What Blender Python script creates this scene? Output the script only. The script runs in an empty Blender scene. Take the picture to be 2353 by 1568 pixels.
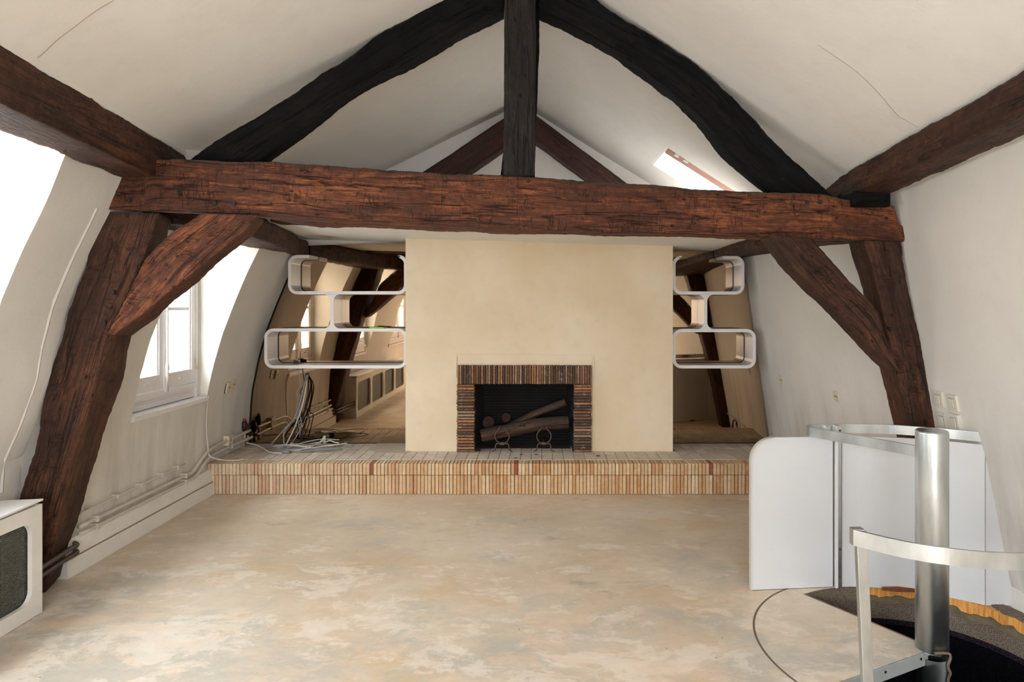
import bpy, bmesh, math, random
from mathutils import Vector, noise
from mathutils.geometry import tessellate_polygon

R = random.Random(7)
SC = bpy.context.scene
COL = SC.collection
PI = math.pi

# ------------------------------------------------------------------ camera
F = 1569.0            # focal length in pixels of a 2353 px wide frame
CX, CY, EYE = 1241.0, 700.0, 1.5
cd = bpy.data.cameras.new('camera'); cam = bpy.data.objects.new('camera', cd); COL.objects.link(cam)
cam.location = (0, 0, EYE); cam.rotation_euler = (PI / 2, 0, 0)
cd.sensor_width = 36; cd.lens = F / 2353 * 36
cd.shift_x = -(CX - 1176.5) / 2353; cd.shift_y = -(784 - CY) / 2353
cd.clip_start = 0.05; cd.clip_end = 200
SC.camera = cam

# ------------------------------------------------------------------ world, light, exposure
SC.view_settings.view_transform = 'Standard'; SC.view_settings.look = 'None'
SC.view_settings.gamma = 1; SC.view_settings.use_curve_mapping = False
SC.view_settings.exposure = 0.13
w = bpy.data.worlds.new('sky'); SC.world = w; w.use_nodes = True
bg = w.node_tree.nodes['Background']
bg.inputs[1].default_value = 19.0
_t = w.node_tree.nodes.new('ShaderNodeTexCoord'); _s = w.node_tree.nodes.new('ShaderNodeSeparateXYZ'); _r = w.node_tree.nodes.new('ShaderNodeValToRGB')
w.node_tree.links.new(_t.outputs['Generated'], _s.inputs[0]); w.node_tree.links.new(_s.outputs[2], _r.inputs[0]); w.node_tree.links.new(_r.outputs[0], bg.inputs[0])
_r.color_ramp.elements[0].position = 0.0; _r.color_ramp.elements[0].color = (.56, .56, .56, 1)
_r.color_ramp.elements[1].position = .10; _r.color_ramp.elements[1].color = (.70, .71, .725, 1)
_e = _r.color_ramp.elements.new(1.0); _e.color = (2.05, 2.08, 2.12, 1)      # overcast sky: zenith three times the horizon
SC.cycles.max_bounces = 10; SC.cycles.diffuse_bounces = 7; SC.cycles.glossy_bounces = 5
SC.cycles.transparent_max_bounces = 10
SC.cycles.sample_clamp_indirect = 8
SC.cycles.caustics_reflective = False; SC.cycles.caustics_refractive = False

def portal(name, loc, rot, sx, sy):
    l = bpy.data.lights.new(name, 'AREA'); l.shape = 'RECTANGLE'; l.size = sx; l.size_y = sy
    l.cycles.is_portal = True
    o = bpy.data.objects.new(name, l); COL.objects.link(o); o.location = loc; o.rotation_euler = rot
    return o
portal('skylight_portal_left_far', (-2.74, 4.83, 1.42), (0, -PI / 2, 0), 1.35, 1.05)
portal('skylight_portal_left_near', (-2.74, 2.45, 1.42), (0, -PI / 2, 0), 1.35, 1.15)
portal('skylight_portal_added_rear', (-2.74, -0.4, 1.42), (0, -PI / 2, 0), 1.35, 1.3)  # sky portal of the added rear dormer
portal('skylight_portal_back', (-.1, -2.58, 1.5), (PI / 2, 0, 0), 2.6, 1.5)

# ------------------------------------------------------------------ node helpers
def newmat(name):
    m = bpy.data.materials.new(name); m.use_nodes = True
    nt = m.node_tree; b = nt.nodes['Principled BSDF']
    return m, nt, b
def N(nt, t, **k):
    n = nt.nodes.new(t)
    for a, v in k.items():
        if a.startswith('i_'):
            n.inputs[int(a[2:])].default_value = v
        else: setattr(n, a, v)
    return n
def noise_n(nt, vec, scale, detail=6, rough=.55, dist=0.0):
    n = N(nt, 'ShaderNodeTexNoise'); n.inputs['Scale'].default_value = scale
    n.inputs['Detail'].default_value = detail; n.inputs['Roughness'].default_value = rough
    n.inputs['Distortion'].default_value = dist
    if vec: nt.links.new(vec, n.inputs['Vector'])
    return n.outputs[0]
def ramp(nt, fac, stops, interp='LINEAR'):
    r = N(nt, 'ShaderNodeValToRGB'); cr = r.color_ramp; cr.interpolation = interp
    while len(cr.elements) < len(stops): cr.elements.new(.5)
    for e, (p, c) in zip(cr.elements, stops):
        e.position = p; e.color = (*c, 1) if len(c) == 3 else c
    nt.links.new(fac, r.inputs[0]); return r.outputs[0]
def g(v): return (v, v, v)
def mix(nt, fac, a, b, mode='MIX'):
    m = N(nt, 'ShaderNodeMix', data_type='RGBA', blend_type=mode)
    for sock, v in ((m.inputs[0], fac), (m.inputs[6], a), (m.inputs[7], b)):
        if isinstance(v, (int, float)): sock.default_value = v
        elif isinstance(v, tuple): sock.default_value = (*v, 1) if len(v) == 3 else v
        else: nt.links.new(v, sock)
    return m.outputs[2]
def mth(nt, op, a, b=None, c=None):
    m = N(nt, 'ShaderNodeMath', operation=op)
    for i, v in enumerate((a, b, c)):
        if v is None: continue
        if isinstance(v, (int, float)): m.inputs[i].default_value = v
        else: nt.links.new(v, m.inputs[i])
    return m.outputs[0]
def mapping(nt, vec, scale=(1, 1, 1), loc=(0, 0, 0), rot=(0, 0, 0)):
    m = N(nt, 'ShaderNodeMapping'); m.inputs['Scale'].default_value = scale
    m.inputs['Location'].default_value = loc; m.inputs['Rotation'].default_value = rot
    nt.links.new(vec, m.inputs[0]); return m.outputs[0]
def pos(nt): return N(nt, 'ShaderNodeNewGeometry').outputs['Position']
def bump(nt, b, h, strength=.3, dist=.01):
    n = N(nt, 'ShaderNodeBump'); n.inputs['Strength'].default_value = strength
    n.inputs['Distance'].default_value = dist
    nt.links.new(h, n.inputs['Height']); nt.links.new(n.outputs[0], b.inputs['Normal'])
def S(r, gg, b):      # sRGB 0-255 to linear
    f = lambda c: (c / 255 / 12.92) if c / 255 <= .04045 else ((c / 255 + .055) / 1.055) ** 2.4
    return (f(r), f(gg), f(b))

def plaster(name, c1, c2, bumpd=.004, scale=1.3, stain=None):
    m, nt, b = newmat(name); p = pos(nt)
    f = noise_n(nt, p, scale, 5, .55)
    col = ramp(nt, f, [(.35, c1), (.68, c2)])
    f2 = noise_n(nt, p, 11, 6, .6)
    col = mix(nt, mth(nt, 'MULTIPLY', ramp(nt, f2, [(.5, g(0)), (.8, g(1))]), .25), col, tuple(x * .82 for x in c1))
    if stain:
        lo, hi, sc = stain       # grime near a height range, ragged
        sx = N(nt, 'ShaderNodeSeparateXYZ'); nt.links.new(p, sx.inputs[0])
        h = N(nt, 'ShaderNodeMapRange'); h.inputs[1].default_value = lo; h.inputs[2].default_value = hi
        h.inputs[3].default_value = 1; h.inputs[4].default_value = 0
        nt.links.new(sx.outputs[2], h.inputs[0])
        st = noise_n(nt, mapping(nt, p, (1, 2.2, .35)), sc, 5, .6)
        k = mth(nt, 'MULTIPLY', h.outputs[0], ramp(nt, st, [(.42, g(0)), (.7, g(1))]))
        col = mix(nt, mth(nt, 'MULTIPLY', k, .55), col, S(140, 125, 105))
    nt.links.new(col, b.inputs['Base Color']); b.inputs['Roughness'].default_value = .85
    hgt = mth(nt, 'ADD', mth(nt, 'MULTIPLY', noise_n(nt, p, 3.5, 4, .5), 1.0), mth(nt, 'MULTIPLY', noise_n(nt, p, 40, 5, .6), .12))
    bump(nt, b, hgt, .5, bumpd * 3)
    return m
WALL = plaster('wall plaster', S(213, 209, 203), S(222, 219, 213), stain=(0.0, 1.1, 3.0))
CEIL = plaster('ceiling plaster', S(220, 216, 211), S(228, 225, 220), scale=.9)
CREAM = plaster('cream chimney plaster', S(221, 203, 173), S(230, 216, 192), bumpd=.0012, scale=1.6)
WHITEP = plaster('white painted wood', S(214, 211, 205), S(228, 226, 221), bumpd=.0006, scale=3)
LOWC = plaster('white ceiling paint', S(222, 219, 212), S(232, 229, 223), bumpd=.001)
def stain_lowc():
    nt = LOWC.node_tree; b = nt.nodes['Principled BSDF']; src = b.inputs['Base Color'].links[0].from_socket
    p = pos(nt)
    v = N(nt, 'ShaderNodeVectorMath', operation='DISTANCE'); nt.links.new(mapping(nt, p, (1, .8, 1)), v.inputs[0])
    v.inputs[1].default_value = (-1.85, 4.72, 2.07)
    d = ramp(nt, mth(nt, 'DIVIDE', v.outputs['Value'], .75), [(0.0, g(1)), (.5, g(0))])
    k = ramp(nt, mth(nt, 'ADD', mth(nt, 'MULTIPLY', d, .55), mth(nt, 'MULTIPLY', noise_n(nt, p, 9, 7, .7), .55)), [(.58, g(0)), (.78, g(.8))])
    c = mix(nt, k, src, S(165, 125, 80))
    k2 = ramp(nt, mth(nt, 'ADD', mth(nt, 'MULTIPLY', d, .3), mth(nt, 'MULTIPLY', noise_n(nt, p, 22, 5, .7), .7)), [(.66, g(0)), (.7, g(1))])
    nt.links.new(mix(nt, k2, c, S(70, 45, 30)), b.inputs['Base Color'])
stain_lowc()

def simple(name, c, rough=.5, metal=0.0, bumps=None, var=0.0, spec=None):
    m, nt, b = newmat(name)
    b.inputs['Base Color'].default_value = (*c, 1); b.inputs['Roughness'].default_value = rough
    b.inputs['Metallic'].default_value = metal
    if spec is not None: b.inputs['Specular IOR Level'].default_value = spec
    p = pos(nt)
    if var:
        nt.links.new(mix(nt, ramp(nt, noise_n(nt, p, 14, 6, .65), [(.3, g(0)), (.7, g(1))]), tuple(x * (1 - var) for x in c), c), b.inputs['Base Color'])
    if bumps: bump(nt, b, noise_n(nt, p, bumps[0], 5, .6), bumps[1], .004)
    return m
WHITE = simple('white lacquer', S(228, 226, 226), .35, var=.05)
PANELW = simple('white laminate', S(206, 209, 213), .3, var=.03)
EDGEW = simple('grey white edge band', S(190, 186, 178), .5)
BLACKP = simple('black plastic', S(22, 22, 24), .4)
DARKV = simple('dark gap', S(14, 12, 12), .9)
SOCK = simple('ivory plastic', S(212, 202, 180), .4, var=.08)
SWW = simple('white switch plastic', S(214, 209, 198), .35)
HOLE = simple('socket hole', S(30, 25, 22), .8)
RED = simple('red valve cap', S(170, 20, 30), .35)
BRASSD = simple('dark valve brass', S(60, 42, 32), .5, .5, var=.4)
COPPER = simple('painted copper pipe', S(190, 165, 140), .5, var=.3)
PIPEW = simple('white painted pipe', S(205, 198, 186), .45, var=.12)
PIPEB = simple('brown painted pipe', S(52, 36, 30), .45, var=.3)
CABW = simple('white cable', S(205, 198, 188), .5)
CABG = simple('grey blue cable', S(140, 150, 158), .5)
CABB = simple('beige cable', S(160, 148, 128), .5)
CABK = simple('black cable', S(25, 23, 22), .5)
GREEN = simple('lime green card', S(160, 215, 40), .6)
IRON = simple('rusty iron', S(104, 78, 64), .6, .3, bumps=(60, .4), var=.5)
ASH = simple('ash and grit', S(90, 78, 68), .95, var=.5)
SASH = simple('brown skylight frame', S(140, 84, 62), .3, var=.3)
WOODSTRIP = simple('pale lid', S(205, 208, 212), .35)

def alu_mat():
    m, nt, b = newmat('brushed aluminium'); p = pos(nt)
    b.inputs['Metallic'].default_value = 1
    col = ramp(nt, noise_n(nt, mapping(nt, p, (1, 1, .35)), 9, 6, .6), [(.3, S(176, 182, 184)), (.7, S(214, 218, 218))])
    nt.links.new(col, b.inputs['Base Color'])
    nt.links.new(ramp(nt, noise_n(nt, p, 6, 3, .5), [(.3, g(.30)), (.7, g(.42))]), b.inputs['Roughness'])
    bump(nt, b, noise_n(nt, p, 9, 2, .5), .06, .004)
    return m
ALU = alu_mat()
def mirror_mat():
    m, nt, b = newmat('bronze tinted mirror'); p = pos(nt)
    b.inputs['Metallic'].default_value = 1
    b.inputs['Base Color'].default_value = (.46, .335, .225, 1)
    r = ramp(nt, noise_n(nt, mapping(nt, p, (6, 1, .5)), 4, 7, .7), [(.45, g(.0)), (.9, g(.10))])
    nt.links.new(r, b.inputs['Roughness'])
    return m
MIRROR = mirror_mat()
def glass_mat():
    m = bpy.data.materials.new('window glass'); m.use_nodes = True; nt = m.node_tree
    for n in list(nt.nodes): nt.nodes.remove(n)
    o = N(nt, 'ShaderNodeOutputMaterial'); t = N(nt, 'ShaderNodeBsdfTransparent'); gl = N(nt, 'ShaderNodeBsdfGlossy')
    t.inputs[0].default_value = (.95, .97, .97, 1); gl.inputs['Roughness'].default_value = .03
    mx = N(nt, 'ShaderNodeMixShader'); mx.inputs[0].default_value = .05
    nt.links.new(t.outputs[0], mx.inputs[1]); nt.links.new(gl.outputs[0], mx.inputs[2])
    nt.links.new(mx.outputs[0], o.inputs[0]); return m
GLASS = glass_mat()

def wood(name, dark, mid, light, amount=.5, spec=.3, rough=.62, shift=0.0):
    """old hewn oak: grain, adze cuts across the grain, splits along it, worm holes"""
    m, nt, b = newmat(name)
    a = N(nt, 'ShaderNodeAttribute'); a.attribute_name = 'gr'; v = a.outputs['Vector']
    big = noise_n(nt, mapping(nt, v, (.8, 3, 3)), 1.6, 4, .6)
    grain = noise_n(nt, mapping(nt, v, (2.2, 34, 34)), 1.6, 9, .72, .6)
    fibre = noise_n(nt, mapping(nt, v, (9, 160, 160)), 1.0, 4, .7, .3)
    blot = noise_n(nt, mapping(nt, v, (4, 11, 11)), 1.6, 8, .75, .8)
    f = mth(nt, 'ADD', mth(nt, 'MULTIPLY', grain, .42), mth(nt, 'ADD', mth(nt, 'MULTIPLY', big, .38), mth(nt, 'MULTIPLY', blot, .42)))
    f = mth(nt, 'ADD', f, shift)
    mot = noise_n(nt, mapping(nt, v, (20, 34, 34)), 1.0, 6, .8, .4)
    f = mth(nt, 'ADD', f, mth(nt, 'MULTIPLY', mth(nt, 'SUBTRACT', mot, .5), .34))
    f = mth(nt, 'ADD', f, mth(nt, 'MULTIPLY', mth(nt, 'SUBTRACT', fibre, .5), .16))
    col = ramp(nt, f, [(.40, dark), (.60, mid), (.80, light)])
    geo = N(nt, 'ShaderNodeNewGeometry'); sz = N(nt, 'ShaderNodeSeparateXYZ'); nt.links.new(geo.outputs['Normal'], sz.inputs[0])
    dust = mth(nt, 'MULTIPLY', ramp(nt, mth(nt, 'ADD', sz.outputs[2], mth(nt, 'MULTIPLY', mth(nt, 'SUBTRACT', blot, .5), .6)), [(.25, g(0)), (.6, g(.8))]), 1.0)
    col = mix(nt, dust, col, tuple(.5 * a + .5 * b for a, b in zip(dark, S(96, 88, 78))))
    # splits along the grain
    sp = noise_n(nt, mapping(nt, v, (.55, 9, 9)), 1.7, 5, .5, .25)
    crack = ramp(nt, mth(nt, 'ABSOLUTE', mth(nt, 'SUBTRACT', sp, .5)), [(.0, g(1)), (.012, g(0))])
    sp2 = noise_n(nt, mapping(nt, v, (1.6, 30, 30), (5, 3, 1)), 1.7, 4, .5, .2)
    crack2 = mth(nt, 'MULTIPLY', ramp(nt, mth(nt, 'ABSOLUTE', mth(nt, 'SUBTRACT', sp2, .5)), [(.0, g(1)), (.02, g(0))]), ramp(nt, blot, [(.48, g(0)), (.6, g(.8))]))
    # adze nicks: short cuts across the grain
    n1 = noise_n(nt, mapping(nt, v, (46, 9, 9), (2, 1, 7)), 1.0, 3, .5, .5)
    nick = ramp(nt, mth(nt, 'ABSOLUTE', mth(nt, 'SUBTRACT', n1, .5)), [(.0, g(1)), (.035, g(0))])
    adm = mth(nt, 'MULTIPLY', nick, ramp(nt, noise_n(nt, v, 9, 5, .65), [(.47, g(0)), (.60, g(1))]))
    adm = mth(nt, 'MULTIPLY', adm, amount)
    # worm holes and peg marks
    wv = N(nt, 'ShaderNodeTexVoronoi'); wv.inputs['Scale'].default_value = 15; nt.links.new(mapping(nt, v, (.6, 1, 1)), wv.inputs['Vector'])
    wh = mth(nt, 'MULTIPLY', ramp(nt, wv.outputs['Distance'], [(.07, g(1)), (.12, g(0))]), ramp(nt, blot, [(.42, g(0)), (.5, g(1))]))
    dk = mth(nt, 'MINIMUM', mth(nt, 'ADD', mth(nt, 'ADD', crack, crack2), mth(nt, 'ADD', adm, wh)), 1)
    col = mix(nt, mth(nt, 'MULTIPLY', dk, .88), col, tuple(x * .28 for x in dark))
    nt.links.new(col, b.inputs['Base Color']); b.inputs['Roughness'].default_value = rough
    b.inputs['Specular IOR Level'].default_value = spec
    h = mth(nt, 'ADD', mth(nt, 'MULTIPLY', f, .8), mth(nt, 'MULTIPLY', fibre, .16))
    h = mth(nt, 'SUBTRACT', h, mth(nt, 'MULTIPLY', dk, .55))
    bump(nt, b, h, .9, .012)
    return m
OAK = wood('red brown hewn oak', S(26, 16, 12), S(86, 47, 30), S(162, 98, 58), .8, shift=.0)
OAKD = wood('dark brown oak', S(20, 13, 10), S(60, 35, 24), S(112, 70, 46), .6)
OAKB = wood('blackened oak', S(7, 7, 7), S(15, 14, 14), S(34, 29, 26), .2, spec=.12, rough=.75)
OAKG = wood('charcoal grey oak', S(16, 15, 14), S(36, 32, 30), S(62, 54, 49), .1, spec=.2, rough=.7)
OAKR = wood('dark red oak', S(22, 12, 10), S(50, 26, 21), S(84, 47, 36), .1, shift=.0)
LOGM = wood('bark brown log', S(30, 22, 18), S(74, 54, 43), S(122, 88, 66), .2)

def brick_mat(name, cols, patch=None, soot=0.0, scale=30):
    m, nt, b = newmat(name); p = pos(nt)
    oi = N(nt, 'ShaderNodeObjectInfo')
    n = len(cols); col = ramp(nt, oi.outputs['Random'], [(i / n, c) for i, c in enumerate(cols)], 'CONSTANT')
    if patch:
        sx = N(nt, 'ShaderNodeSeparateXYZ'); nt.links.new(p, sx.inputs[0])
        mr = N(nt, 'ShaderNodeMapRange'); mr.inputs[1].default_value = patch[0]; mr.inputs[2].default_value = patch[1]
        nt.links.new(mth(nt, 'ADD', sx.outputs[0], mth(nt, 'MULTIPLY', mth(nt, 'SUBTRACT', noise_n(nt, p, 2.2, 3), .5), 1.6)), mr.inputs[0])
        pale = ramp(nt, oi.outputs['Random'], [(0, S(218, 196, 168)), (.3, S(206, 178, 150)), (.6, S(222, 204, 176)), (.85, S(205, 170, 142))], 'CONSTANT')
        col = mix(nt, mr.outputs[0], pale, col)
    f = noise_n(nt, p, scale, 7, .7)
    col = mix(nt, ramp(nt, f, [(.35, g(.45)), (.6, g(0))]), col, mix(nt, .5, col, S(110, 80, 55)))
    f2 = noise_n(nt, p, scale * .45, 6, .7)
    col = mix(nt, ramp(nt, f2, [(.56, g(0)), (.72, g(.6))]), col, S(215, 198, 176))
    if soot:
        f3 = noise_n(nt, p, 60, 5, .75)
        col = mix(nt, ramp(nt, f3, [(.5, g(0)), (.68, g(soot))]), col, S(35, 28, 24))
    nt.links.new(col, b.inputs['Base Color']); b.inputs['Roughness'].default_value = .85
    bump(nt, b, f, .5, .006)
    return m
BRK = brick_mat('orange buff brick', [S(212, 176, 134), S(202, 160, 116), S(218, 188, 150), S(196, 148, 102), S(214, 182, 142), S(206, 168, 124), S(222, 198, 164), S(208, 174, 134)], patch=(-2.0, -.9))
BRKR = brick_mat('single red brick', [S(150, 84, 60)] * 2)
TILE = brick_mat('worn hearth tile', [S(208, 196, 182), S(214, 202, 188), S(200, 187, 173), S(210, 197, 180), S(196, 182, 168)], scale=12)
BRKF = brick_mat('smoked fireplace brick', [S(150, 104, 74), S(112, 84, 66), S(178, 124, 84), S(84, 68, 58), S(140, 92, 64), S(164, 138, 112)], soot=.75, scale=45)
MORT = simple('grey lime mortar', S(112, 94, 76), .95, bumps=(60, .5), var=.35)
MORTP = simple('pale mortar', S(178, 164, 148), .95, bumps=(30, .4), var=.2)
SOOT = simple('soot black brick', S(15, 14, 14), .95, bumps=(50, .6), var=.5)
CEMENT = simple('grey beige cement patch', S(188, 174, 156), .9, bumps=(25, .4), var=.12)

def floor_mat():
    m, nt, b = newmat('worn screed floor'); p = pos(nt)
    q = mapping(nt, p, (1, 1, 1))
    warp = N(nt, 'ShaderNodeTexNoise'); warp.inputs['Scale'].default_value = 1.6; warp.inputs['Detail'].default_value = 5; nt.links.new(q, warp.inputs['Vector'])
    sc = N(nt, 'ShaderNodeVectorMath', operation='SCALE'); nt.links.new(warp.outputs['Color'], sc.inputs[0]); sc.inputs['Scale'].default_value = .3
    ad = N(nt, 'ShaderNodeVectorMath', operation='ADD'); nt.links.new(q, ad.inputs[0]); nt.links.new(sc.outputs[0], ad.inputs[1])
    v = ad.outputs[0]
    base = ramp(nt, noise_n(nt, v, 1.1, 6, .6), [(.3, S(190, 171, 147)), (.5, S(204, 188, 166)), (.7, S(215, 202, 185))])
    sy = N(nt, 'ShaderNodeSeparateXYZ'); nt.links.new(p, sy.inputs[0])
    near = N(nt, 'ShaderNodeMapRange'); near.inputs[1].default_value = 4.2; near.inputs[2].default_value = 2.9; near.inputs[3].default_value = 0; near.inputs[4].default_value = .11
    nt.links.new(mth(nt, 'ADD', sy.outputs[1], mth(nt, 'MULTIPLY', sy.outputs[0], .22)), near.inputs[0])
    nr = near.outputs[0]
    blue = ramp(nt, mth(nt, 'ADD', noise_n(nt, mapping(nt, v, (1, 1.3, 1), (4, 2, 0)), 1.3, 10, .70), nr), [(.55, g(0)), (.66, g(.62))])
    col = mix(nt, blue, base, S(170, 170, 164))
    och = ramp(nt, noise_n(nt, mapping(nt, v, (1, 1.2, 1), (9, 7, 0)), 1.9, 8, .7), [(.56, g(0)), (.62, g(.55))])
    col = mix(nt, och, col, S(200, 172, 134))
    wht = ramp(nt, mth(nt, 'ADD', noise_n(nt, mapping(nt, v, (1.3, 2.0, 1), (1, 17, 0)), 2.2, 12, .74), mth(nt, 'MULTIPLY', nr, .8)), [(.57, g(0)), (.63, g(.6))])
    col = mix(nt, wht, col, S(226, 215, 201))
    pk = ramp(nt, mth(nt, 'ADD', noise_n(nt, mapping(nt, v, (1, 1.8, 1), (12, 5, 0)), 2.6, 12, .75), mth(nt, 'MULTIPLY', nr, .5)), [(.59, g(0)), (.64, g(.5))])
    col = mix(nt, pk, col, S(216, 192, 168))
    dk = ramp(nt, noise_n(nt, mapping(nt, v, (1, 2.2, 1), (3, 31, 0)), 2.1, 12, .75), [(.60, g(0)), (.66, g(.5))])
    col = mix(nt, dk, col, S(156, 138, 118))
    sw = ramp(nt, noise_n(nt, mapping(nt, v, (1.2, 2.0, 1)), 9, 9, .72), [(.3, g(.9)), (.7, g(1.05))])
    col = mix(nt, 1.0, col, sw, 'MULTIPLY')
    sp = N(nt, 'ShaderNodeTexVoronoi'); sp.inputs['Scale'].default_value = 9; nt.links.new(p, sp.inputs['Vector'])
    spk = mth(nt, 'MULTIPLY', ramp(nt, sp.outputs['Distance'], [(.03, g(1)), (.06, g(0))]), ramp(nt, noise_n(nt, p, 3), [(.5, g(0)), (.55, g(.7))]))
    col = mix(nt, spk, col, S(120, 95, 75))
    nt.links.new(col, b.inputs['Base Color'])
    nt.links.new(ramp(nt, noise_n(nt, v, 3, 6), [(.3, g(.42)), (.7, g(.62))]), b.inputs['Roughness'])
    b.inputs['Specular IOR Level'].default_value = .35
    bump(nt, b, noise_n(nt, v, 9, 8, .65), .25, .006)
    return m
FLOOR = floor_mat()
def carpet(name, c1, c2):
    m, nt, b = newmat(name); p = pos(nt)
    v = N(nt, 'ShaderNodeTexVoronoi'); v.inputs['Scale'].default_value = 230; nt.links.new(p, v.inputs['Vector'])
    nt.links.new(ramp(nt, v.outputs['Distance'], [(.2, c2), (.6, c1)]), b.inputs['Base Color'])
    b.inputs['Roughness'].default_value = 1; b.inputs['Specular IOR Level'].default_value = .05
    bump(nt, b, v.outputs['Distance'], 1.0, -.008); return m
CARPET = carpet('grey brown looped carpet', S(116, 105, 94), S(172, 158, 142))
NAVY = carpet('navy carpet darkened as shade', S(12, 12, 18), S(26, 26, 36))  # near-black, so treads and shaft pass for the well's darkness
PURP = carpet('dark purple trim', S(32, 26, 34), S(74, 62, 74))
def latex_mat():
    m, nt, b = newmat('orange carpet backing'); p = pos(nt)
    wv = N(nt, 'ShaderNodeTexNoise'); wv.inputs['Scale'].default_value = 18; wv.inputs['Detail'].default_value = 6; nt.links.new(mapping(nt, p, (6, 6, .6)), wv.inputs['Vector'])
    nt.links.new(ramp(nt, wv.outputs[0], [(.3, S(180, 120, 54)), (.7, S(232, 170, 92))]), b.inputs['Base Color'])
    b.inputs['Roughness'].default_value = .9; bump(nt, b, wv.outputs[0], .6, .01); return m
LATEX = latex_mat()
FIBRE = simple('torn jute fringe', S(120, 108, 88), 1.0, bumps=(80, 1), var=.5)

# ------------------------------------------------------------------ object helpers
def tag(o, label=None, cat=None, group=None, kind=None):
    if label: o['label'] = label
    if cat: o['category'] = cat
    if group: o['group'] = group
    if kind: o['kind'] = kind
    return o
def link(o, parent=None):
    COL.objects.link(o)
    if parent: o.parent = parent
    return o
def empty(name, loc=(0, 0, 0)):
    o = bpy.data.objects.new(name, None); o.location = loc; o.empty_display_size = .1; return link(o)
def mesh(name, vs, fs, mat=None, parent=None, smooth=False, origin=None):
    """one mesh object; vertices in world space, origin at `origin` (default: the parent's place)"""
    off = Vector(origin) if origin is not None else (Vector(parent_world(parent)) if parent else Vector((0, 0, 0)))
    me = bpy.data.meshes.new(name)
    me.from_pydata([tuple(Vector(v) - off) for v in vs], [], fs); me.update()
    if mat: me.materials.append(mat)
    if smooth:
        for p in me.polygons: p.use_smooth = True
    o = bpy.data.objects.new(name, me); link(o, parent)
    o.location = off - Vector(parent_world(parent)) if parent else off
    return o
def parent_world(p):
    v = Vector((0, 0, 0))
    while p is not None:
        v = v + Vector(p.location); p = p.parent
    return v
class MB:
    def __init__(s): s.v = []; s.f = []
    def add(s, vs, fs):
        n = len(s.v); s.v += [tuple(v) for v in vs]; s.f += [tuple(n + i for i in f) for f in fs]; return s
    def box(s, x0, x1, y0, y1, z0, z1):
        return s.hexa([(x0, y0, z0), (x1, y0, z0), (x1, y1, z0), (x0, y1, z0)], [(x0, y0, z1), (x1, y0, z1), (x1, y1, z1), (x0, y1, z1)])
    def hexa(s, lo, hi):
        return s.add(lo + hi, [(3, 2, 1, 0), (4, 5, 6, 7), (0, 1, 5, 4), (1, 2, 6, 5), (2, 3, 7, 6), (3, 0, 4, 7)])
    def prism_y(s, poly, y0, y1):      # poly in (x, z), extruded along y
        n = len(poly); vs = [(x, y0, z) for x, z in poly] + [(x, y1, z) for x, z in poly]
        fs = [tuple(range(n))[::-1], tuple(range(n, 2 * n))] + [(i, (i + 1) % n, n + (i + 1) % n, n + i) for i in range(n)]
        return s.add(vs, fs)
    def prism_x(s, poly, x0, x1):      # poly in (y, z)
        n = len(poly); vs = [(x0, y, z) for y, z in poly] + [(x1, y, z) for y, z in poly]
        fs = [tuple(range(n))[::-1], tuple(range(n, 2 * n))] + [(i, (i + 1) % n, n + (i + 1) % n, n + i) for i in range(n)]
        return s.add(vs, fs)
    def prism_z(s, poly, z0, z1):
        n = len(poly); vs = [(x, y, z0) for x, y in poly] + [(x, y, z1) for x, y in poly]
        fs = [tuple(range(n))[::-1], tuple(range(n, 2 * n))] + [(i, (i + 1) % n, n + (i + 1) % n, n + i) for i in range(n)]
        return s.add(vs, fs)
    def tube(s, pts, r, n=8, cap=True):
        pts = [Vector(p) for p in pts]; L = len(pts); rings = []
        up = Vector((0, 0, 1))
        for i, p in enumerate(pts):
            t = (pts[min(i + 1, L - 1)] - pts[max(i - 1, 0)]).normalized()
            a = t.cross(up)
            if a.length < .05: a = t.cross(Vector((1, 0, 0)))
            a.normalize(); b = t.cross(a).normalized(); up = b.cross(t) if abs(t.dot(up)) > .98 else up
            rr = r[i] if isinstance(r, (list, tuple)) else r
            rings.append([p + (a * math.cos(2 * PI * k / n) + b * math.sin(2 * PI * k / n)) * rr for k in range(n)])
        vs = [v for rg in rings for v in rg]; fs = []
        for i in range(L - 1):
            for k in range(n):
                fs.append((i * n + k, i * n + (k + 1) % n, (i + 1) * n + (k + 1) % n, (i + 1) * n + k))
        if cap: fs += [tuple(range(n))[::-1], tuple(range((L - 1) * n, L * n))]
        return s.add(vs, fs)
    def build(s, name, mat=None, parent=None, smooth=False, bevel=0, origin=None, seg=2):
        if origin is None and not parent:
            xs = [v[0] for v in s.v]; ys = [v[1] for v in s.v]; zs = [v[2] for v in s.v]
            origin = ((min(xs) + max(xs)) / 2, (min(ys) + max(ys)) / 2, min(zs))
        o = mesh(name, s.v, s.f, mat, parent, smooth, origin)
        bm = bmesh.new(); bm.from_mesh(o.data); bmesh.ops.recalc_face_normals(bm, faces=bm.faces)
        if bevel: bmesh.ops.bevel(bm, geom=list(bm.edges), offset=bevel, segments=seg, affect='EDGES', profile=.6, clamp_overlap=True)
        bm.to_mesh(o.data); bm.free()
        if smooth:
            for p in o.data.polygons: p.use_smooth = True
        return o
def smooth_path(pts, k=6):
    pts = [Vector(p) for p in pts]; out = []
    for i in range(len(pts) - 1):
        p0 = pts[max(i - 1, 0)]; p1 = pts[i]; p2 = pts[i + 1]; p3 = pts[min(i + 2, len(pts) - 1)]
        for j in range(k):
            t = j / k
            out.append(.5 * ((2 * p1) + (p2 - p0) * t + (2 * p0 - 5 * p1 + 4 * p2 - p3) * t * t + (3 * p1 - p0 - 3 * p2 + p3) * t ** 3))
    out.append(pts[-1]); return out
def lerp(a, b, t): return a + (b - a) * t
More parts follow.
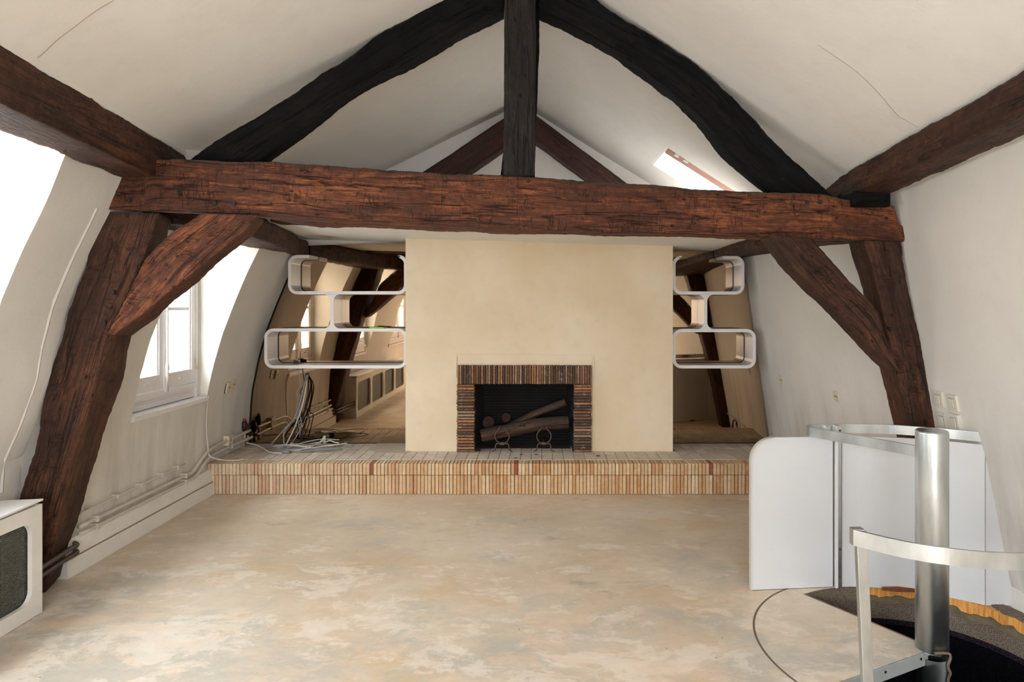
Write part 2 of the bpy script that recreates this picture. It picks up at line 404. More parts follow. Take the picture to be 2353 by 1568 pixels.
def interp(tab, x):
    if x <= tab[0][0]: return tab[0][1]
    for (a, va), (b, vb) in zip(tab, tab[1:]):
        if x <= b: return lerp(va, vb, (x - a) / (b - a))
    return tab[-1][1]
def at(px, py, D): return Vector(((px - CX) / F * D, D, EYE - (py - CY) / F * D))
def flr(px, py, z=0.0):
    D = (EYE - z) * F / (py - CY); return at(px, py, D)

# ------------------------------------------------------------------ surfaces of the room
LP = [(0, -2.62), (.3, -2.635), (.7, -2.61), (1.0, -2.55), (1.264, -2.476), (1.5, -2.385), (1.736, -2.285), (1.97, -2.17), (2.2, -2.08), (2.7, -1.86)]
def xl(D, z):
    k = max(0, min(1, (4.2 - D) / .5)) * max(0, min(1, (z - .9) / .6))
    k2 = max(0, min(1, (3.78 - D) / .1)) * max(0, min(1, (1.1 - z) / .4))
    return interp(LP, z) - .075 * k - .10 * k2
def wx(side, D, z): return (xl(D, z) if side < 0 else xr(D, z)) + .006 * noise.noise(Vector((D * 1.5, z * 1.5, 7)))
XB = [(-3, 2.42), (2.59, 2.42), (3.42, 2.36), (3.8, 2.345), (6.3, 2.10)]
XT = [(-3, 1.80), (2.59, 1.86), (3.78, 1.97), (6.3, 1.80)]
def xr(D, z):
    return lerp(interp(XB, D), interp(XT, D), z / 2.15)
# ceiling: ridge and eave lines over D
RDG = [(-3, (0, 3.42)), (3.6, (0, 3.42)), (6.3, (-.18, 3.325))]
EVL = [(-3, (-1.60, 2.385)), (1.6, (-1.69, 2.385)), (2.28, (-1.79, 2.39)), (3.4, (-1.965, 2.395)), (4.0, (-2.05, 2.39)), (6.3, (-2.1, 2.385))]
EVR = [(-3, (1.50, 2.32)), (1.6, (1.53, 2.315)), (2.26, (1.60, 2.31)), (3.7, (1.73, 2.282)), (6.3, (1.66, 2.185))]
def itp2(tab, D): return (interp([(d, v[0]) for d, v in tab], D), interp([(d, v[1]) for d, v in tab], D))
def ceil_pt(side, D, t):
    a = itp2(RDG, D); b = itp2(EVL if side < 0 else EVR, D)
    x = lerp(a[0], b[0], t); z = lerp(a[1], b[1], t)
    amp = .012 if side < 0 else .016
    z += amp * (noise.noise(Vector((x * 1.1 + 3, D * .8, 5 * side))) ) * max(0, 1 - abs(2 * t - 1) ** 4)
    return Vector((x, D, z))
def hit_ceiling(px, py, side=1, d0=1.0, d1=6.2):
    prev = None
    for i in range(2000):
        D = lerp(d0, d1, i / 1999); p = at(px, py, D)
        a = itp2(RDG, D); b = itp2(EVL if side < 0 else EVR, D)
        t = (p.x - a[0]) / (b[0] - a[0]); zc = lerp(a[1], b[1], t)
        if prev is not None and (p.z - zc) >= 0: return D, t
        prev = 1
    return d1, t
def hit_left(px, py):
    for i in range(4000):
        D = .5 + i * .0015; p = at(px, py, D)
        if p.x <= xl(D, p.z): return p
    return p
def hit_right(px, py):
    for i in range(4000):
        D = .5 + i * .0015; p = at(px, py, D)
        if p.x >= xr(D, p.z): return p
    return p

YB, YF = -2.5, 6.25
# --- floor with round stair well
C0 = Vector((1.71, 2.98)); A1, A2 = math.radians(122), math.radians(207)
RL, RW = .745, .64
def well_r(a):
    d = math.degrees(a) % 360
    if 122 <= d <= 207: return RL
    if d < 20: return .60
    if d < 122: return interp([(20, .61), (60, .66), (122, .655)], d)
    return interp([(207, .72), (300, .68), (360, .60)], d)
ang = sorted([2 * PI * i / 120 for i in range(120)] + [A1 - .001, A1 + .001, A2 - .001, A2 + .001])
hole = [C0 + Vector((math.cos(a), math.sin(a))) * well_r(a) for a in ang]
outer = [Vector((-2.9, YB - .1)), Vector((2.75, YB - .1)), Vector((2.75, 6.6)), Vector((-2.9, 6.6))]
tri = tessellate_polygon([[p.to_3d() for p in outer], [p.to_3d() for p in hole]])
allp = outer + hole
vs = [(p.x, p.y, 0) for p in allp]; fs = [tuple(t) for t in tri]
n = len(hole); nb = len(vs)
vs += [(p.x, p.y, -.03) for p in hole]
fs += [(4 + i, 4 + (i + 1) % n, nb + (i + 1) % n, nb + i) for i in range(n)]
fl = mesh('floor', vs, fs, FLOOR); tag(fl, kind='structure')
bm = bmesh.new(); bm.from_mesh(fl.data); bmesh.ops.recalc_face_normals(bm, faces=bm.faces)
if max(bm.faces, key=lambda f: f.calc_area()).normal.z < 0: bmesh.ops.reverse_faces(bm, faces=bm.faces)
bm.to_mesh(fl.data); bm.free()

# --- left wall, openings for dormers
DZ0, DZ1 = .78, 2.06
DORM = [(4.34, 5.32, 2.06), (1.9, 3.11, 2.30), (-1.1, .3, 2.06)]  # last dormer is out of view, added to balance the room light
def grid_wall(name, fx, holes, mat, flip, ztop, ys_extra=()):
    ys = sorted(set([YB] + [round(YB + .125 * i, 4) for i in range(1, int((YF - YB) / .125))] + [YF, *ys_extra] + [v for h in holes for v in (h[0], h[1])]))
    zs = sorted(set([round(.08 * i, 4) for i in range(int(ztop / .08) + 1)] + [ztop] + [v for h in holes for v in (h[2], h[3])]))
    idx = {}; V = []
    for i, y in enumerate(ys):
        for j, z in enumerate(zs):
            x = wx(fx, y, z)
            idx[i, j] = len(V); V.append((x, y, z))
    Fc = []
    for i in range(len(ys) - 1):
        for j in range(len(zs) - 1):
            ym = (ys[i] + ys[i + 1]) / 2; zm = (zs[j] + zs[j + 1]) / 2
            if any(h[0] < ym < h[1] and h[2] < zm < h[3] for h in holes): continue
            q = (idx[i, j], idx[i + 1, j], idx[i + 1, j + 1], idx[i, j + 1])
            Fc.append(q if flip else q[::-1])
    o = mesh(name, V, Fc, mat, smooth=True); tag(o, kind='structure'); return o
wl = grid_wall('wall_left', -1, [(a, b, DZ0, t) for a, b, t in DORM], WALL, True, 2.7)
wr = grid_wall('wall_right', 1, [], WALL, False, 2.7)
XO = -2.70
ZG = sorted(set([round(.08 * i, 4) for i in range(34)] + [2.7, DZ0] + [d[2] for d in DORM]))
for di, (a, b, zt_) in enumerate(DORM):
    m = MB(); zz = [z for z in ZG if DZ0 <= z <= zt_]
    for y in (a, b):       # cheeks from the leaning wall face out to the window plane
        pts = [(wx(-1, y, z), y, z) for z in zz]; n = len(zz)
        m.add(pts + [(XO - .14, y, z) for z in zz], [(i, i + 1, n + i + 1, n + i) for i in range(n - 1)])
    ysd = [y for y in sorted(set([round(YB + .125 * i, 4) for i in range(1, 80)] + [a, b])) if a <= y <= b]
    m.add([(wx(-1, y, zt_), y, zt_) for y in ysd] + [(XO - .14, y, zt_) for y in ysd], [(i, i + 1, len(ysd) + i + 1, len(ysd) + i) for i in range(len(ysd) - 1)])
    m.build('trim_%d' % (di + 1), LOWC).__setitem__('kind', 'structure')
# sills and windows
def window(idx, a, b, DZ1):
    root = empty('window_%d' % idx, (XO, (a + b) / 2, DZ0)); tag(root, kind='structure')
    root['label'] = ['tall white casement window in the dormer of the left wall', 'white casement window in the near left dormer', 'added unseen white casement window in a rear left dormer'][idx - 1]
    s = MB(); s.hexa([(XO - .1, a, DZ0 - .03), (xl(a, DZ0) + .012, a, DZ0 - .03), (xl(b, DZ0) + .012, b, DZ0 - .03), (XO - .1, b, DZ0 - .03)],
                     [(XO - .1, a, DZ0 + .012), (xl(a, DZ0) + .012, a, DZ0 + .002), (xl(b, DZ0) + .012, b, DZ0 + .002), (XO - .1, b, DZ0 + .012)])
    s.build('window_sill', WHITE, root, bevel=.003)
    f = MB(); X0, X1 = XO - .05, XO + .045
    zt = DZ1; zb = .90
    f.box(X0, X1, a, a + .05, DZ0, zt); f.box(X0, X1, b - .05, b, DZ0, zt); f.box(X0, X1, a + .05, b - .05, zt - .05, zt)
    f.box(X0, X1 - .01, a + .05, b - .05, DZ0 + .012, zb)
    f.box(X1 - .01, X1 + .004, a + .05, b - .05, zb - .035, zb)                      # rebate moulding
    f.box(X1 - .012, X1 - .002, a + .1, b - .1, DZ0 + .045, DZ0 + .05); f.box(X1 - .012, X1 - .002, a + .1, b - .1, zb - .06, zb - .055)
    f.build('window_frame', WHITE, root, bevel=.003)
    mid = (a + b) / 2
    for (y0, y1) in ((mid + .004, b - .052), (a + .052, mid - .004)):
        c = MB(); st = .055; x0, x1 = XO - .01, XO + .04; z0, z1 = zb + .004, zt - .052
        c.box(x0, x1, y0, y0 + st, z0, z1); c.box(x0, x1, y1 - st, y1, z0, z1)
        c.box(x0, x1, y0 + st, y1 - st, z0, z0 + .105); c.box(x0, x1, y0 + st, y1 - st, z1 - .06, z1)
        c.box(x0, x1 - .015, y0 + st, y1 - st, 1.455, 1.48)
        c.box(x0 + .01, x1 - .008, y0 + st, y0 + st + .014, z0 + .105, z1 - .06); c.box(x0 + .01, x1 - .008, y1 - st - .014, y1 - st, z0 + .105, z1 - .06)
        cs = c.build('casement', WHITE, root, bevel=.003)
        for p0, p1 in ((z0 + .105, 1.455), (1.48, z1 - .06)):
            MB().box(XO + .002, XO + .006, y0 + st - .004, y1 - st + .004, p0 - .004, p1 + .004).build('pane', GLASS, cs)
        MB().box(x1, x1 + .012, (y0 + y1) / 2 - .03, (y0 + y1) / 2 + .03, z0 + .045, z0 + .06).build('drip_vent', WHITE, cs, bevel=.004)
    e = MB(); ex = XO + .062
    e.tube([(ex, mid, z) for z in (zb - .01, .98, 1.0, 1.02, 1.05, 1.08, 1.10, zt - .06)], [.010, .010, .016, .012, .017, .012, .010, .010], 12)
    e.box(ex - .02, ex + .0, mid - .02, mid + .02, zb - .02, zb + .01)
    e.build('window_bolt', WHITE, root, smooth=True)
    h = MB()
    for z in (1.0, 1.75): h.tube([(XO + .05, b - .05, z), (XO + .05, b - .05, z + .09)], .008, 8)
    h.build('hinge', SOCK, root, smooth=True)
    return root
for i, (a, b, t) in enumerate(DORM): window(i + 1, a, b, t)
rail = MB()
rail.tube([(-3.05, 1.2, 1.38), (-3.05, 5.9, 1.38)], .022, 8); rail.tube([(-3.05, 1.2, .9), (-3.05, 5.9, .9)], .015, 8)
for i in range(24): rail.tube([(-3.05, 1.25 + .2 * i, .9), (-3.05, 1.25 + .2 * i, 1.38)], .008, 6)
tag(rail.build('balcony_rail', simple('pale grey painted iron', S(150, 155, 160), .5)), 'grey iron guard rail outside the left windows', 'railing')

# --- back wall behind the camera with a wide window opening
m = MB()
m.box(-2.9, -1.4, YB - .1, YB, 0, 3.6); m.box(1.2, 2.75, YB - .1, YB, 0, 3.6)
m.box(-1.4, 1.2, YB - .1, YB, 0, .75); m.box(-1.4, 1.2, YB - .1, YB, 2.25, 3.6)
tag(m.build('wall_back', WALL), kind='structure')
# --- far wall
tag(MB().box(-2.9, 2.6, YF - .03, YF + .07, 0, 3.6).build('wall_far', CEIL), kind='structure')

# --- sloped ceilings with skylight hole on the right slope
dA, tA = hit_ceiling(1531, 338); dB, tB = hit_ceiling(1505, 382)
SK = (dA, dB, (tA + tB) / 2, (tA + tB) / 2 + .56)
def slope(side, hole=None):
    ys = sorted(set([YB - .02] + [round(-2.4 + .2 * i, 4) for i in range(44)] + [YF + .02] + ([hole[0], hole[1]] if hole else [])))
    ts = sorted(set([i / 20 for i in range(21)] + ([hole[2], hole[3]] if hole else [])))
    V = []; Fc = []; idx = {}
    for i, y in enumerate(ys):
        row = [ceil_pt(side, y, t) for t in ts]
        e = row[-1]; row += [Vector((e.x, y, e.z - .03)), Vector((e.x + side * 1.2, y, e.z - .03 - .02))]   # small plaster drop, then over the purlin
        for j, p in enumerate(row): idx[i, j] = len(V); V.append(p)
    nr = len(ts) + 2
    for i in range(len(ys) - 1):
        for j in range(nr - 1):
            ym = (ys[i] + ys[i + 1]) / 2
            if hole and j < len(ts) - 1 and hole[0] < ym < hole[1] and hole[2] < (ts[j] + ts[j + 1]) / 2 < hole[3]: continue
            q = (idx[i, j], idx[i + 1, j], idx[i + 1, j + 1], idx[i, j + 1])
            Fc.append(q if side > 0 else q[::-1])
    o = mesh('ceiling', V, Fc, CEIL); tag(o, kind='structure')
    for p in o.data.polygons: p.use_smooth = True
    return o
cl = slope(-1); crr = slope(1, SK)
cl['label'] = 'left plastered slope of the pitched ceiling'; crr['label'] = 'right plastered slope of the pitched ceiling with skylight'
def nrm(side, D, t):
    a = ceil_pt(side, D, t - .02); b = ceil_pt(side, D, t + .02); d = (b - a).normalized()
    nn = Vector((d.z, 0, -d.x)); return -nn if nn.z < 0 else nn
# skylight: reveal, frame, glass
cA, cB_, cC, cD = [ceil_pt(1, y, t) for y, t in ((SK[0], SK[2]), (SK[1], SK[2]), (SK[1], SK[3]), (SK[0], SK[3]))]
nn = nrm(1, 5, .5)
sky = empty('window_4', cA); tag(sky, 'small roof skylight with brown frame in the right slope', kind='structure')
def bar(p, q, inn, h0, h1, wd):
    """bar along p-q, from the edge inwards by wd, between heights h0 and h1 along the slope normal"""
    return ([p + nn * h0, q + nn * h0, q + inn * wd + nn * h0, p + inn * wd + nn * h0], [p + nn * h1, q + nn * h1, q + inn * wd + nn * h1, p + inn * wd + nn * h1])
ex = (cD - cA).normalized(); ey = Vector((0, 1, 0))
m = MB()
m.hexa(*bar(cA, cB_, -ex, 0, .14, .02)); m.hexa(*bar(cD, cC, ex, 0, .14, .02)); m.hexa(*bar(cA, cD, -ey, 0, .14, .02)); m.hexa(*bar(cB_, cC, ey, 0, .14, .02))
m.build('reveal', LOWC, sky)
m = MB()
m.hexa(*bar(cA - ey * 0, cD - ey * 0, ey, -.004, .05, max(.10, .27 * (SK[1] - SK[0])))); m.build('sash_bar', SASH, sky, bevel=.004).__setitem__('label', 'brown wooden sash bar')
m = MB(); m.hexa(*bar(cD, cC, -ex, .05, .10, .05)); m.build('sash_bar', SASH, sky, bevel=.004)
m = MB()
c1 = cA + ex * .06 + nn * .02
m.hexa(*[[v + ex * .03 for v in L] for L in bar(cA + ex * .04, cA + ex * .075, ey, -.012, .035, .04)])
m.tube([cA + ex * .17 + ey * .02 - nn * .010, cA + ex * .17 + ey * .02 + nn * .04], .022, 14); m.build('latch', WHITE, sky)
m = MB(); m.tube([cA + ex * .70 + ey * .03 - nn * .008, cA + ex * .70 + ey * .03 + nn * .032], .012, 12); m.build('screw', BLACKP, sky)
mesh('pane', [p + nn * .11 for p in (cA, cB_, cC, cD)], [(0, 1, 2, 3)], GLASS, sky)
portal('skylight_portal_roof', (cA + cC) / 2 + nn * .15, (0, 0, 0), 1.3, .5).rotation_euler = (-nn).to_track_quat('-Z', 'Y').to_euler()
# note: portal points down through the opening
bpy.data.objects['skylight_portal_roof'].rotation_euler = Vector(nn * -1).to_track_quat('-Z', 'Y').to_euler()

# --- low flat ceiling over the chimney
m = MB(); zl = lambda x: 2.031 - .029 * x
m.hexa([(-2.5, 4.93, zl(-2.5)), (2.3, 4.93, zl(2.3)), (2.3, 6.24, zl(2.3)), (-2.5, 6.24, zl(-2.5))], [(-2.5, 4.93, zl(-2.5) + .1), (2.3, 4.93, zl(2.3) + .1), (2.3, 6.24, zl(2.3) + .1), (-2.5, 6.24, zl(-2.5) + .1)])
lc = m.build('ceiling', LOWC); tag(lc, 'low flat white ceiling above the chimney, water stained at its left', kind='structure')

# --- chimney breast
HZ = .244; CL, CR, CY0 = -1.149, 1.134, 5.83
OX0, OX1, OZ = -.706, .439, .983        # outer size of brick surround
m = MB()
m.box(CL, OX0 + .01, CY0, 6.23, 0, 2.09); m.box(OX1 - .01, CR, CY0, 6.23, 0, 2.09); m.box(OX0 + .01, OX1 - .01, CY0, 6.23, OZ - .02, 2.09)
ch = m.build('wall_chimney', CREAM); tag(ch, 'cream plastered chimney breast', kind='structure')
m = MB(); m.prism_y([(OX0 - .004, OZ - .1), (OX0 - .004, 1.062), (OX0 + .004, 1.05), (OX0 + .006, .99), (OX1 - .006, .985), (OX1, 1.052), (OX1 + .008, 1.05), (OX1 + .008, .26), (OX1 + .02, .26), (OX1 + .02, 1.07), (OX0 - .02, 1.075), (OX0 - .02, OZ - .1)][::-1], CY0 - .012, CY0 + .01)
m.build('plaster_edge', CREAM, ch)

# --- mirrors
def poly_mirror(name, pts, lab):
    m = MB(); m.prism_y(pts, 6.170, 6.178); o = m.build(name, MIRROR); tag(o, lab, 'mirror'); return o
zs = [HZ + (2.03 - HZ) * i / 18 for i in range(19)]
poly_mirror('wall_mirror', [(xl(6.17, z) + .004, z) for z in zs] + [(CL - .002, zl(CL) - .002), (CL - .002, HZ)][0:2], 'bronze tinted wall mirror left of the chimney, behind the cables')
poly_mirror('wall_mirror', [(CR + .002, HZ), (CR + .002, zl(CR) - .002)] + [(xr(6.17, z) - .004, z) for z in [1.98, 1.5, 1.0, .5, HZ]], 'bronze tinted wall mirror right of the chimney')
m = MB(); m.tube([(xl(6.16, z) + .006, 6.165, z) for z in zs], .007, 6)
m.build('mirror_gap', DARKV, wl)
# ------------------------------------------------------------------ hearth platform
hearth = empty('raised_hearth', (0, 5.39, 0)); tag(hearth, 'long raised hearth platform faced in upright buff bricks below the fireplace', 'hearth')
HX0, HX1, HY = -2.625, 2.16, 5.39
MB().box(HX0 - .05, HX1 + .05, HY + .008, 6.22, .001, HZ - .004).build('mortar_bed', MORT, hearth)
def proto(name, sx, sy, sz, mat, bev):
    m = MB(); m.box(-sx / 2, sx / 2, 0, sy, 0, sz)
    o = m.build(name, mat, bevel=bev, origin=(0, 0, 0), seg=1); me = o.data
    bpy.data.objects.remove(o); return me
P_LIP = proto('lip', .0238, .128, .088, BRK, .0018); P_LOW = proto('low', .0238, .05, .149, BRK, .0018); P_LIPR = proto('lipr', .0238, .128, .088, BRKR, .0018)
P_TILE = proto('tile', .0845, .214, .012, TILE, .0015)
def inst(me, name, loc, parent, rot=(0, 0, 0), scl=(1, 1, 1)):
    o = bpy.data.objects.new(name, me); COL.objects.link(o); o.parent = parent
    o.location = Vector(loc) - parent_world(parent); o.rotation_euler = rot; o.scale = scl; return o
pitch = .0285; nb = int((HX1 - HX0) / pitch); reds = {45, 85, 139}
stuff = MB()
for i in range(nb):
    x = HX0 + pitch * (i + .5)
    for row in (0, 1):
        dy = R.uniform(-.0025, .0025); rz = R.uniform(-.012, .012); sx = R.uniform(.94, 1.04)
        if i < 150:
            if row: inst(P_LIPR if i in reds else P_LIP, 'brick', (x + R.uniform(-.001, .001), HY - .004 + dy, .155), hearth, (0, 0, rz), (sx, 1, 1 + R.uniform(-.012, .008)))
            else: inst(P_LOW, 'brick', (x + R.uniform(-.001, .001), HY + dy, .002), hearth, (0, R.uniform(-.006, .006), rz), (sx, 1, 1))
        else:
            if row: stuff.box(x - .012, x + .012, HY - .004 + dy, HY + .124, .155, .243)
            else: stuff.box(x - .012, x + .012, HY + dy, HY + .05, .002, .151)
tag(stuff.build('brick_end', BRK, hearth), kind='stuff')
tp = .088; y0 = HY + .130
for r in range(3):
    for i in range(int((HX1 - HX0) / tp) + 1):
        x = HX0 + tp * (i + .5)
        y = y0 + r * .2185
        if y + .1 > CY0 - .03 and CL - .03 < x < CR + .03 and not (-.52 < x < .25 and y < 6.0):
            if y < CY0 - .02: inst(P_TILE, 'tile', (x, y, HZ - .0105 + R.uniform(-.0012, .0012)), hearth, (0, R.uniform(-.006, .006), 0), (1, (CY0 + .004 - y) / .214, 1))
            continue
        inst(P_TILE, 'tile', (x, y, HZ - .0105 + R.uniform(-.0012, .0012)), hearth, (R.uniform(-.003, .003), R.uniform(-.008, .008), R.uniform(-.006, .006)), (1, 1 if r < 2 else .93, 1))
m = MB(); pts = [(-1.47, 6.165), (-1.45, 6.0), (-1.49, 5.9), (-1.43, 5.84), (-1.38, 5.77), (-1.28, 5.755), (-1.14, 5.74), (-1.10, 5.83), (-1.10, 6.165)]
m.prism_z(pts[::-1], HZ - .01, HZ + .0045); m.build('cement_patch', CEMENT, hearth)

# ------------------------------------------------------------------ fireplace
fp = empty('fireplace', ((OX0 + OX1) / 2, 5.8, HZ)); tag(fp, 'open brick fireplace with thin smoked bricks set in the chimney breast', 'fireplace')
FY = 5.785
BX0, BX1, BZ = -.558, .288, .823
m = MB(); m.box(OX0 + .004, BX0 - .006, FY + .02, CY0 + .05, HZ, BZ); m.box(BX1 + .006, OX1 - .004, FY + .02, CY0 + .05, HZ, BZ); m.box(OX0 + .004, OX1 - .004, FY + .02, CY0 + .05, BZ, OZ - .004)
m.build('mortar', simple('dark fireplace mortar', S(84, 70, 60), .95, var=.4), fp)
P_J = proto('jb', .150, .1, .0178, BRKF, .0045); P_V = proto('vb', .0142, .1, .158, BRKF, .004)
z = HZ + .004; k = 0
while z < BZ - .018:
    h = R.uniform(.9, 1.1)
    for xc in ((OX0 + BX0) / 2, (OX1 + BX1) / 2):
        inst(P_J, 'brick', (xc + R.uniform(-.003, .003), FY + R.uniform(-.006, .006), z + R.uniform(-.0012, .0012)), fp, (0, R.uniform(-.01, .01), R.uniform(-.015, .015)), (R.uniform(.98, 1.03), 1, h))
    z += .0252
nv = 56; pv = (OX1 - OX0) / nv
for i in range(nv):
    inst(P_V, 'brick', (OX0 + pv * (i + .5) + R.uniform(-.001, .001), FY + R.uniform(-.006, .006), BZ + .002 + R.uniform(-.002, .002)), fp, (0, R.uniform(-.008, .008), R.uniform(-.05, .05)), (R.uniform(.9, 1.12), 1, 1))
m = MB(); BY = 6.19; bx0, bx1 = -.50, .235
zz = HZ + .002
while zz < .96:
    j = R.uniform(-.004, .004)
    m.box(bx0 - .02, bx1 + .02, BY - .008 + j, BY + .03, zz, zz + .019)
    for (xa, xb_, s) in ((BX0 - .012, bx0 - .01, -1), (BX1 + .012, bx1 + .01, 1)):
        j = R.uniform(-.003, .003)
        q = [(xa + j, FY + .09), (xb_ + j, BY), (xb_ + s * .04, BY + .02), (xa + s * .03, FY + .09)]
        if s < 0: q = q[::-1]
        m.prism_z(q[::-1], zz, zz + .019)
    zz += .0255
tag(m.build('firebox_lining', SOOT, fp), kind='stuff')
m = MB(); m.box(BX0 - .02, BX1 + .02, 6.205, 6.225, HZ, .98); m.box(BX0 - .03, BX1 + .03, FY + .11, 6.22, .96, .975)
m.hexa([(BX0 - .02, FY + .1, HZ), (BX0 - .012, FY + .1, HZ), (bx0 - .02, BY, HZ), (bx0 - .03, BY, HZ)], [(BX0 - .02, FY + .1, .97), (BX0 - .012, FY + .1, .97), (bx0 - .02, BY, .97), (bx0 - .03, BY, .97)])
m.hexa([(BX1 + .012, FY + .1, HZ), (BX1 + .02, FY + .1, HZ), (bx1 + .03, BY, HZ), (bx1 + .02, BY, HZ)], [(BX1 + .012, FY + .1, .97), (BX1 + .02, FY + .1, .97), (bx1 + .03, BY, .97), (bx1 + .02, BY, .97)])
m.build('firebox_mortar', SOOT, fp)
tag(MB().box(bx0 - .03, bx1 + .03, FY + .16, 6.19, HZ - .001, HZ + .004).build('ash_layer', simple('sooty hearth floor', S(48, 42, 38), .95, bumps=(30, .6), var=.4), fp))

def log(name, pts, r, lab, seedv):
    n = 18; pts = smooth_path(pts, 10); V = []; Fc = []; G = []
    acc = 0
    for i, p in enumerate(pts):
        t = (pts[min(i + 1, len(pts) - 1)] - pts[max(i - 1, 0)]).normalized(); a = t.cross(Vector((0, 1, 0))).normalized(); b = t.cross(a)
        if i: acc += (p - pts[i - 1]).length
        for k in range(n):
            d = a * math.cos(2 * PI * k / n) + b * math.sin(2 * PI * k / n)
            rr = r * (1 + .08 * noise.noise(p * 9 + d * 1.5 + Vector((seedv, 0, 0))) + .05 * noise.noise(p * 30 + d * 4))
            V.append(p + d * rr); G.append((acc, d.dot(a) * r + seedv, d.dot(b) * r))
    L = len(pts)
    for i in range(L - 1):
        for k in range(n): Fc.append((i * n + k, i * n + (k + 1) % n, (i + 1) * n + (k + 1) % n, (i + 1) * n + k))
    root = mesh(name, V, Fc, LOGM, smooth=True, origin=V[0]); at_ = root.data.attributes.new('gr', 'FLOAT_VECTOR', 'POINT')
    for i, v in enumerate(G): at_.data[i].vector = v
    for ring, nm in ((0, 'cut_end'), (L - 1, 'cut_end')):
        c = pts[ring] + (pts[ring] - pts[1 if ring == 0 else L - 2]).normalized() * .001
        vs = [V[ring * n + k] for k in range(n)] + [c]
        mesh(nm, vs, [(k, (k + 1) % n, n) for k in range(n)], simple('sawn wood', S(66, 42, 32), .85, var=.5), root)
    tag(root, lab, 'log', 'logs in the fireplace'); return root
def logc(px, py, D): return at(px, py, D)
log('fire_log', [at(1106, 1001, 5.93), at(1160, 991, 5.94), at(1240, 976, 5.95), at(1306, 971, 5.96)], .056, 'thick bark covered log lying tilted across the fireplace', 1)
log('fire_log', [at(1162, 986, 6.06), at(1225, 953, 6.04), at(1300, 924, 6.0)], .032, 'thinner split log leaning upward on the thick log', 5)
log('fire_log', [at(1122, 971, 6.05), at(1122, 971, 6.17)], .052, 'short round log at back left of the firebox, end towards the room', 9)
log('fire_log', [at(1163, 960, 6.10), at(1163, 960, 6.18)], .040, 'smaller round log behind the crossed logs, end towards the room', 12)

def andiron(px, lab):
    p = at(px, 1021, 5.80); root = empty('andiron', (p.x, 5.80, HZ)); tag(root, lab, 'andiron', 'pair of wrought iron andirons')
    x, y = p.x, 5.80; zc = at(px, 1003, y).z; r = .061
    pts = [(x - .022, y, zc + .080), (x - .020, y, zc + .066)]
    for i in range(15):
        a = math.radians(128 + (412 - 128) * i / 14); pts.append((x + r * math.cos(a), y, zc + r * math.sin(a)))
    pts += [(x + .020, y, zc + .066), (x + .024, y, zc + .082)]
    MB().tube(pts, .0055, 8).build('ring', IRON, root, smooth=True)
    MB().box(x - .018, x + .018, y - .012, y + .012, zc - r - .012, zc - r + .010).build('collar', IRON, root, bevel=.003)
    zt = zc - r - .004
    for s in (-1, 1):
        MB().tube([(x, y, zt), (x + s * .050, y, zt + .002), (x + s * .054, y, zt - .01), (x + s * .064, y - .005, HZ + .018), (x + s * .088, y - .012, HZ + .007)], [.006, .006, .006, .006, .004], 8).build('leg', IRON, root, smooth=True)
    MB().tube([(x, y, zt), (x, y + .1, zt - .004), (x, y + .3, zt - .004), (x, y + .33, HZ + .006)], .007, 8).build('log_bar', IRON, root, smooth=True)
andiron(1154, 'left wrought iron andiron with open ring in front of the logs')
andiron(1250, 'right wrought iron andiron with open ring in front of the logs')
for i, (px, py) in enumerate(((1374, 1050), (1185, 1054), (1198, 1046), (1232, 1046))):
    p = flr(px, py, HZ); m = MB(); pts = []
    for k in range(8): a = k * PI / 4; pts.append((p.x + (.014 if i else .016) * math.cos(a) * R.uniform(.6, 1.6), p.y + .008 * math.sin(a)))
    m.prism_z(pts, HZ + .002, HZ + (.012 if i == 0 else .007))
    tag(m.build('wood_chip', ASH, bevel=.002), ['small dark cinder on the hearth right of the fireplace', 'brown bark chip on the hearth before the left andiron', 'thin bark sliver between the andirons, nearer the left one', 'bark chip beside the right andiron foot'][i], 'debris')

